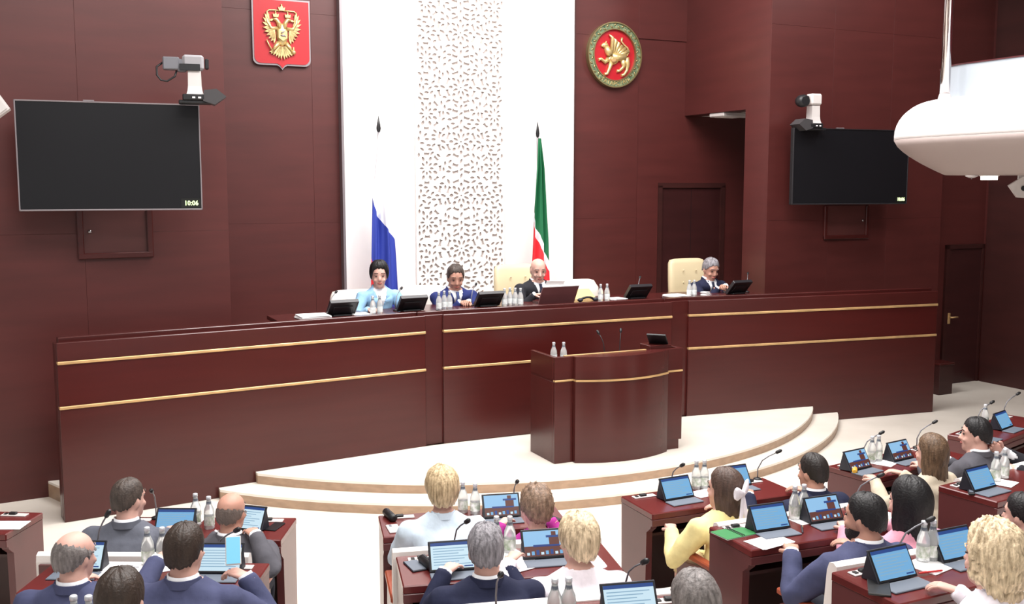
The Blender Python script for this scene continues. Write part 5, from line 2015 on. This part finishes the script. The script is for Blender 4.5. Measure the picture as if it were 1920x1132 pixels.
    if P.hair:
        for x in (-1, 1):
            m.tube([(x * .014, .094, .041), (x * .034, .0925, .045), (x * .054, .078, .038)], [.0022, .0032, .0022], 6)
        MB().add([P.MH @ Vector(v) for v in m.v], m.f, 0, True).build('eyebrows', P.hair['m'], t)
    if P.extra:
        P.extra(P, t)
    return t


def rdir(d_):
    """distance from the head centre to the skin along a direction"""
    x, y, z = d_
    b = .092 if y > 0 else .102
    zc = .122
    q_ = 2.35
    return (abs(x / .0765) ** q_ + abs(y / b) ** q_ + abs(z / zc) ** q_) ** (-1 / q_)


def hair(P, t, m, thick=.014, front=50, side=84, back=122, length=0.0, bald=None, noise=.004, vol=.0, curl=0.0, seed=0, flare=.0, part=0.0, fringe=0.0, sideburn=True):
    n, rws = 72, 22
    ex = 16 if length else 0
    rows = []
    sd = seed + P.hpx
    for i in range(rws + ex + 1):
        row = []
        for k in range(n):
            ph = 2 * PI * k / n                # 0 = front (+y), positive towards +x
            deg = math.degrees(ph)
            if deg > 180: deg -= 360
            ad = abs(deg)
            th1 = np.interp(ad, [0, 35, 62, 82, 96, 120, 150, 180], [front, front + 3, (front + side) / 2 + 6, side + (12 if sideburn else 4), side + 4, back - 10, back, back])
            th1 += 2.6 * math.sin(ph * 13 + sd) + 2.2 * math.sin(ph * 31 + 2) + 1.5 * math.sin(ph * 47)
            th0 = 0.0
            if bald is not None:
                th0 = np.interp(ad, [0, 60, 95, 140, 180], [bald + 34, bald + 30, bald + 8, bald, bald - 2])
                th0 += 2.5 * math.sin(ph * 17 + sd) + 2 * math.sin(ph * 37)
                th1 = max(th1, th0 + 2)
            tt = min(1.0, i / rws)
            th = R(th0 + (th1 - th0) * tt)
            d_ = Vector((math.sin(th) * math.sin(ph), math.sin(th) * math.cos(ph), math.cos(th)))
            r = rdir(d_)
            st = mnoise.noise(Vector((math.cos(ph) * 7 + sd, math.sin(ph) * 7, tt * 1.6))) * noise * 1.4
            st += mnoise.noise(Vector((math.cos(ph) * 22 + sd, math.sin(ph) * 22, tt * 2.5))) * noise
            if curl:
                st += curl * mnoise.noise(d_ * 11 + Vector((sd, 0, 0))) + curl * .7 * mnoise.noise(d_ * 26 + Vector((sd, 3, 0)))
            env = math.sin(PI * min(1, .5 + .5 * tt)) ** .5 if not length else (1.0 if ad > 70 else math.sin(PI * min(1, .5 + .5 * tt)) ** .5)
            if not length and vol == 0 and bald is None:
                env = (1 - .8 * max(0, (tt - .35) / .65) ** 1.3) if tt < 1 else 0.0
            if bald is not None:
                env = math.sin(PI * max(.02, min(.98, tt))) ** .5
            topv = vol * max(0, math.cos(th * .9))
            bk = flare * max(0, -d_.y)
            rr = r + (thick + topv + bk + st) * max(env, 0.0) - (.004 if env < .25 else 0)
            p = d_ * rr
            if i > rws:
                f = (i - rws) / ex
                ln = length * np.interp(ad, [0, 62, 84, 110, 180], [0, 0, .75, 1, 1])
                sway = 1 + .10 * math.sin(f * PI) - .12 * f
                wob = 1 + .05 * mnoise.noise(Vector((math.cos(ph) * 9 + sd, math.sin(ph) * 9, f * 2))) * (1 if ln > .01 else 0)
                p = Vector((p.x * sway * wob if ln > .01 else p.x, p.y * sway * wob if ln > .01 else p.y, p.z - ln * f))
            row.append(p)
        rows.append(row)
    mb = MB()
    # local frame of the head, lengths hang straight down
    MH = P.MH
    base = [[MH @ p for p in r_] for r_ in rows]
    if bald is None:
        mb.loft(base, 0, True, False)
        top = sum((p for p in base[0]), Vector()) / n
        o_ = len(mb.v)
        mb.v.append(tuple(top))
        for k in range(n):
            mb.f.append([o_, k, (k + 1) % n]); mb.m.append(0); mb.sm.append(True)
    else:
        mb.loft(base, 0, True, False)
    ob = mb.build('hair', m, t)
    return ob


NAVY = fab('navy', (70, 74, 104))
NAVY2 = fab('bright_navy', (42, 52, 106))
NAVY3 = fab('dark_navy', (34, 38, 62))
GREY = fab('grey', (94, 97, 108))
GREYD = fab('grey_dark', (84, 83, 90))
BLACKF = fab('black_suit', (40, 40, 46))
LBLUE = fab('light_blue', (206, 222, 236))
PBLUE = fab('pale_sky_blue', (150, 192, 226))
MAG = fab('magenta', (170, 52, 140))
WHITEF = fab('white_blouse', (236, 230, 238))
YEL = fab('yellow', (238, 224, 160))
PINK = fab('pink', (216, 150, 168))
BEIGE = fab('beige', (196, 184, 164))
TIE_D = fab('tie_dark', (36, 40, 60))
TIE_B = fab('tie_blue', (80, 92, 140))
H_BR = hairm('brown', (52, 40, 33))
H_DK = hairm('dark', (34, 28, 26))
H_BK = hairm('black', (22, 20, 22))
H_GR = hairm('grey', (100, 94, 92), (124, 118, 116))
H_SV = hairm('silver', (108, 105, 110), (140, 137, 142), .35)
H_SB = hairm('stubble_grey', (104, 92, 86), v=.2)
H_BL = hairm('blonde', (168, 142, 104), (206, 184, 148), .32)
H_BL2 = hairm('pale_blonde', (186, 162, 128), (216, 196, 164), .42)
H_CU = hairm('light_brown', (112, 90, 74), (136, 112, 94), .35)
H_LB = hairm('long_brown', (82, 62, 46), (104, 82, 62), .3)
H_PT = hairm('ponytail_brown', (78, 60, 52))
H_SH = hairm('short_brown', (62, 52, 47), (76, 66, 60), .3)

rB, rC, rE, rF, rH, rI, rJ, rK, rM = R(-1), R(-1), R(11.5), R(11.3), R(22.9), R(21.5), R(25.5), R(33), R(32)
SHORT = dict(thick=.012, front=48, side=76, back=116, noise=.003)
# left block
person('man with short brown hair in grey suit, second row from bottom at left', 241, 937, 5.82, 0, rB, GREY, dict(m=H_SH, thick=.008, front=44, side=74, back=112, noise=.0025), yaw=R(-24), hs=1.02, lean=.18)
person('bald man in grey suit holding a hand to his face', 434, 962, 5.80, 0, rB, GREYD, dict(m=H_SB, thick=.0035, bald=62, front=60, side=80, back=110, noise=.001), SK_M, yaw=R(-10), hs=1.0, lean=.2,
       handpx={1: (480, 1004, 5.66)}, bulk=1.08)
person('balding man in navy jacket at the lower left corner', 140, 1044, 4.62, TIERS[1], rC, NAVY, dict(m=H_GR, thick=.006, bald=44, front=56, side=80, back=112, noise=.002), yaw=R(-22), lean=.16, bulk=1.05)
person('dark haired man in navy jacket reaching for a bottle, phone in right hand', 347, 1034, 4.55, TIERS[1], rC, NAVY, dict(m=H_BR, thick=.014, front=48, side=80, back=116, noise=.004), yaw=R(-8), hs=1.03, lean=.16,
       handpx={-1: (294, 1052, 4.98), 1: (462, 1082, 4.72)}, bulk=1.08, curl=.8)
person('top of a brown haired head rising from the bottom edge at left', 226, 1130, 3.62, TIERS[2], R(0), GREYD, dict(m=H_BR, thick=.014, front=48, side=80, back=116, noise=.004), hs=1.0, lean=.16)
# centre block
person('blonde woman in pale blue jacket nearest the stage', 829, 922, 5.92, 0, rE, LBLUE, dict(m=H_BL, thick=.026, front=46, side=92, back=128, noise=.009, vol=.014), female=True, yaw=R(2), hs=1.02, lean=.16, wide=1.12, bulk=1.08)
person('curly light brown haired woman in magenta top', 1005, 954, 6.02, 0, rE, MAG, dict(m=H_CU, thick=.026, front=46, side=96, back=126, noise=.006, vol=.012, curl=.012), female=True, yaw=R(14), hs=1.0, lean=.18)
person('silver haired man in dark navy suit at the bottom centre', 911, 1034, 4.78, TIERS[1], rF, NAVY3, dict(m=H_SV, thick=.016, front=46, side=80, back=116, noise=.006, vol=.004), yaw=R(-6), hs=1.02, lean=.14, wide=1.05)
person('blonde woman in white blouse with her arm on the desk', 1084, 1018, 4.98, TIERS[1], rF, WHITEF, dict(m=H_BL2, thick=.026, front=46, side=94, back=128, noise=.008, vol=.016), female=True, yaw=R(18), hs=1.02, lean=.16, wide=1.15, bulk=1.1, vneck=False,
       hands={-1: (-.30, .40, .82), 1: (.14, .46, .79)})
person('top of a grey haired head at the bottom edge right of centre', 1302, 1136, 3.66, TIERS[2], R(20), GREYD, dict(m=H_GR, thick=.014, front=48, side=78, back=116, noise=.004), hs=1.04, lean=.16)
# right block


def bow_extra(P, t):
    MH = P.MH
    m = MB()
    c = Vector((-.065, -.142, .02))
    for sx in (-1, 1):
        rings = []
        for f, w_, th_ in ((0, .012, .012), (.3, .026, .014), (.7, .040, .016), (1, .030, .008)):
            q = c + Vector((sx * .085 * f, .01 * f, .035 * f * (1 if sx > 0 else .4)))
            rings.append([MH @ (q + Vector((0, th_ * math.cos(a), w_ * math.sin(a)))) for a in [2 * PI * k / 10 for k in range(10)]])
        m.loft(rings)
        rings = []
        for f, w_ in ((0, .012), (.3, .022), (.7, .028), (1, .032)):
            q = c + Vector((sx * .045 * f, -.012 * f, -.19 * f))
            rings.append([MH @ (q + Vector((w_ * math.cos(a), .006 * math.sin(a), 0))) for a in [2 * PI * k / 8 for k in range(8)]])
        m.loft(rings)
    m.ell(MH @ c, (.018, .016, .02), 10, 8)
    m.build('hair_bow', WHITEF, t)


person('brown haired woman in yellow dress with a white bow', 1359, 918, 6.26, 0, rH, YEL, dict(m=H_PT, thick=.016, front=44, side=94, back=122, noise=.003, length=.13), female=True, yaw=R(30), hs=1.08, lean=.14, vneck=False, bulk=1.15, wide=1.12,
       hands={-1: (-.22, .40, .70), 1: (.18, .40, .79)}, extra=bow_extra, legs=fab('skirt_sand', (206, 184, 140)), skirt=True)
person('dark haired man in navy suit with his arm across the first row desk', 1524, 886, 6.62, 0, rH, NAVY3, dict(m=H_DK, thick=.012, front=46, side=78, back=116, noise=.003), SK_M, yaw=R(12), hs=1.0, lean=.12,
       hands={-1: (-.30, .40, .82), 1: (.2, .42, .79)})


def beard(P, t):
    m = MB()
    rings = []
    for z, hw, yf, yb in ((-.128, .016, .070, .03), (-.112, .042, .092, .0), (-.09, .056, .099, .0), (-.07, .064, .098, .005), (-.048, .069, .078, .01)):
        ring = []
        for k in range(16):
            a = -.25 + (PI + .5) * k / 15
            ring.append(P.MH @ Vector((hw * math.cos(a), yb + (yf - yb) * math.sin(a), z)))
        rings.append(ring)
    m.loft(rings, closed=False, cap=False)
    m.build('beard', H_DK, t)


person('bearded dark haired man in navy suit, large at lower right', 1622, 972, 5.12, TIERS[1], rI, NAVY, dict(m=H_BK, thick=.012, front=46, side=78, back=114, noise=.003), SK_M, yaw=R(24), hs=1.05, lean=.14, bulk=1.1, wide=1.06, extra=beard,
       hands={-1: (-.22, .44, .80), 1: (.2, .42, .79)})
person('woman with long black hair in pink jacket', 1704, 944, 5.5, TIERS[1], rI, PINK, dict(m=H_BK, thick=.020, front=44, side=96, back=122, length=.30, noise=.003, vol=.008), female=True, yaw=R(14), hs=1.08, lean=.14, vneck=False, wide=1.08)
person('woman with curly pale blonde hair in white jacket at the lower right', 1858, 1048, 4.12, TIERS[2], rJ, WHITEF, dict(m=H_BL2, thick=.032, front=42, side=104, back=132, length=.05, noise=.007, vol=.016, curl=.012, flare=.008), female=True, yaw=R(10), hs=1.04, lean=.15, vneck=True, wide=1.08,
       hands={-1: (-.36, .30, .82), 1: (.16, .45, .79)})
person('woman with long brown hair in beige top at right', 1746, 850, 7.05, 0, rK, BEIGE, dict(m=H_LB, thick=.018, front=44, side=96, back=122, length=.22, noise=.003, vol=.006), female=True, yaw=R(8), hs=1.02, lean=.12, vneck=False)
person('dark haired man in grey jacket looking left at far right', 1830, 816, 7.42, 0, rK, GREYD, dict(m=H_BK, thick=.013, front=46, side=78, back=116, noise=.003), SK_L, yaw=R(34), hs=1.04, lean=.14)
person('dark haired head cut by the right edge below the corner desk', 1916, 966, 5.75, TIERS[1], rM, BLACKF, hands={-1: (-.12, .25, .62), 1: (.12, .25, .62)}, hair=dict(m=H_BK, thick=.016, front=46, side=82, back=116, noise=.004), female=False, yaw=R(10), hs=1.0, lean=.2)
person('person in dark suit mostly outside the right edge, reaching an arm in', 2010, 800, 7.25, 0, R(75), BLACKF, dict(m=H_DK, thick=.013, front=46, side=78, back=116, noise=.003), hs=1.0, lean=.12,
       hands={-1: (-.20, .50, .90), 1: (.05, .56, .96)}, curl=.8)
# presidium, facing the hall
rP = TH + PI


def pres(label, hpx, hpy, back, *a, **k):
    p = dais_pt(hpx, back, PLAT, hpy)
    d_ = p.y
    return person(label, hpx, hpy, d_, PLAT, rP + k.pop('turn', 0), *a, **k)


pres('woman with short dark hair in light blue jacket at the presidium', 711, 517, .82, PBLUE, dict(m=H_BK, thick=.026, front=40, side=100, back=130, noise=.005, vol=.012), female=True, lean=.12, hs=1.1, pitch=R(6), yaw=R(-16), hands={-1: (-.2, .36, .79), 1: (.2, .36, .79)}, wide=1.05)
pres('man with brown hair in bright navy suit at the presidium', 854, 521, .84, NAVY2, dict(m=H_SH, thick=.016, front=40, side=82, back=116, noise=.004), SK_M, lean=.2, hs=1.17, pitch=R(18), yaw=R(-12), tie=TIE_B, hands={-1: (-.05, .46, .80), 1: (.05, .44, .80)}, bulk=1.05, wide=1.05, curl=.9)
pres('bald chairman in black suit at the presidium', 1009, 507, .88, BLACKF, dict(m=H_GR, thick=.004, bald=72, front=60, side=80, back=110, noise=.001), SK_L, lean=.16, hs=1.17, pitch=R(14), yaw=R(-14), tie=TIE_D, hands={-1: (-.16, .42, .84), 1: (.18, .42, .84)}, wide=1.08, bulk=1.06)
pres('grey haired man in dark navy suit seated alone at right of the presidium', 1332, 505, .84, NAVY3, dict(m=H_SV, thick=.012, front=46, side=80, back=116, noise=.004), SK_M, lean=.18, hs=1.16, pitch=R(20), yaw=R(-2), tie=TIE_D, hands={-1: (-.04, .44, .84), 1: (.06, .42, .82)}, curl=.9)

bpy.context.view_layer.update()
DONE = [finish(P) for P in PEOPLE]
for P in PEOPLE:
    m_ = P.tmp.data
    bpy.data.objects.remove(P.tmp)
    bpy.data.meshes.remove(m_)


def hold(i, side, off=(0, 0, 0)):
    P = PEOPLE[i]
    wv, d_, sd = [q for q in P.wr if q[2] == side][0]
    p = wv + d_ * .09
    c, s = math.cos(P.rz), math.sin(P.rz)
    return P.base + Vector((p.x * c - p.y * s + off[0], p.x * s + p.y * c + off[1], p.z + off[2]))


q = hold(3, 1, (-.02, .02, .045))
ph = thing('phone', 'light blue phone in the right hand of the dark haired man in navy', 'phone', q, .25)
MB().box(-.036, .036, -.004, .004, -.07, .07, .003, M=Matrix.Rotation(R(-35), 4, 'X')).build('body', M_WHITEPL, ph)
MB().box(-.032, .032, -.006, -.004, -.064, .064, 0, M=Matrix.Rotation(R(-35), 4, 'X')).build('screen', M_CYAN, ph)
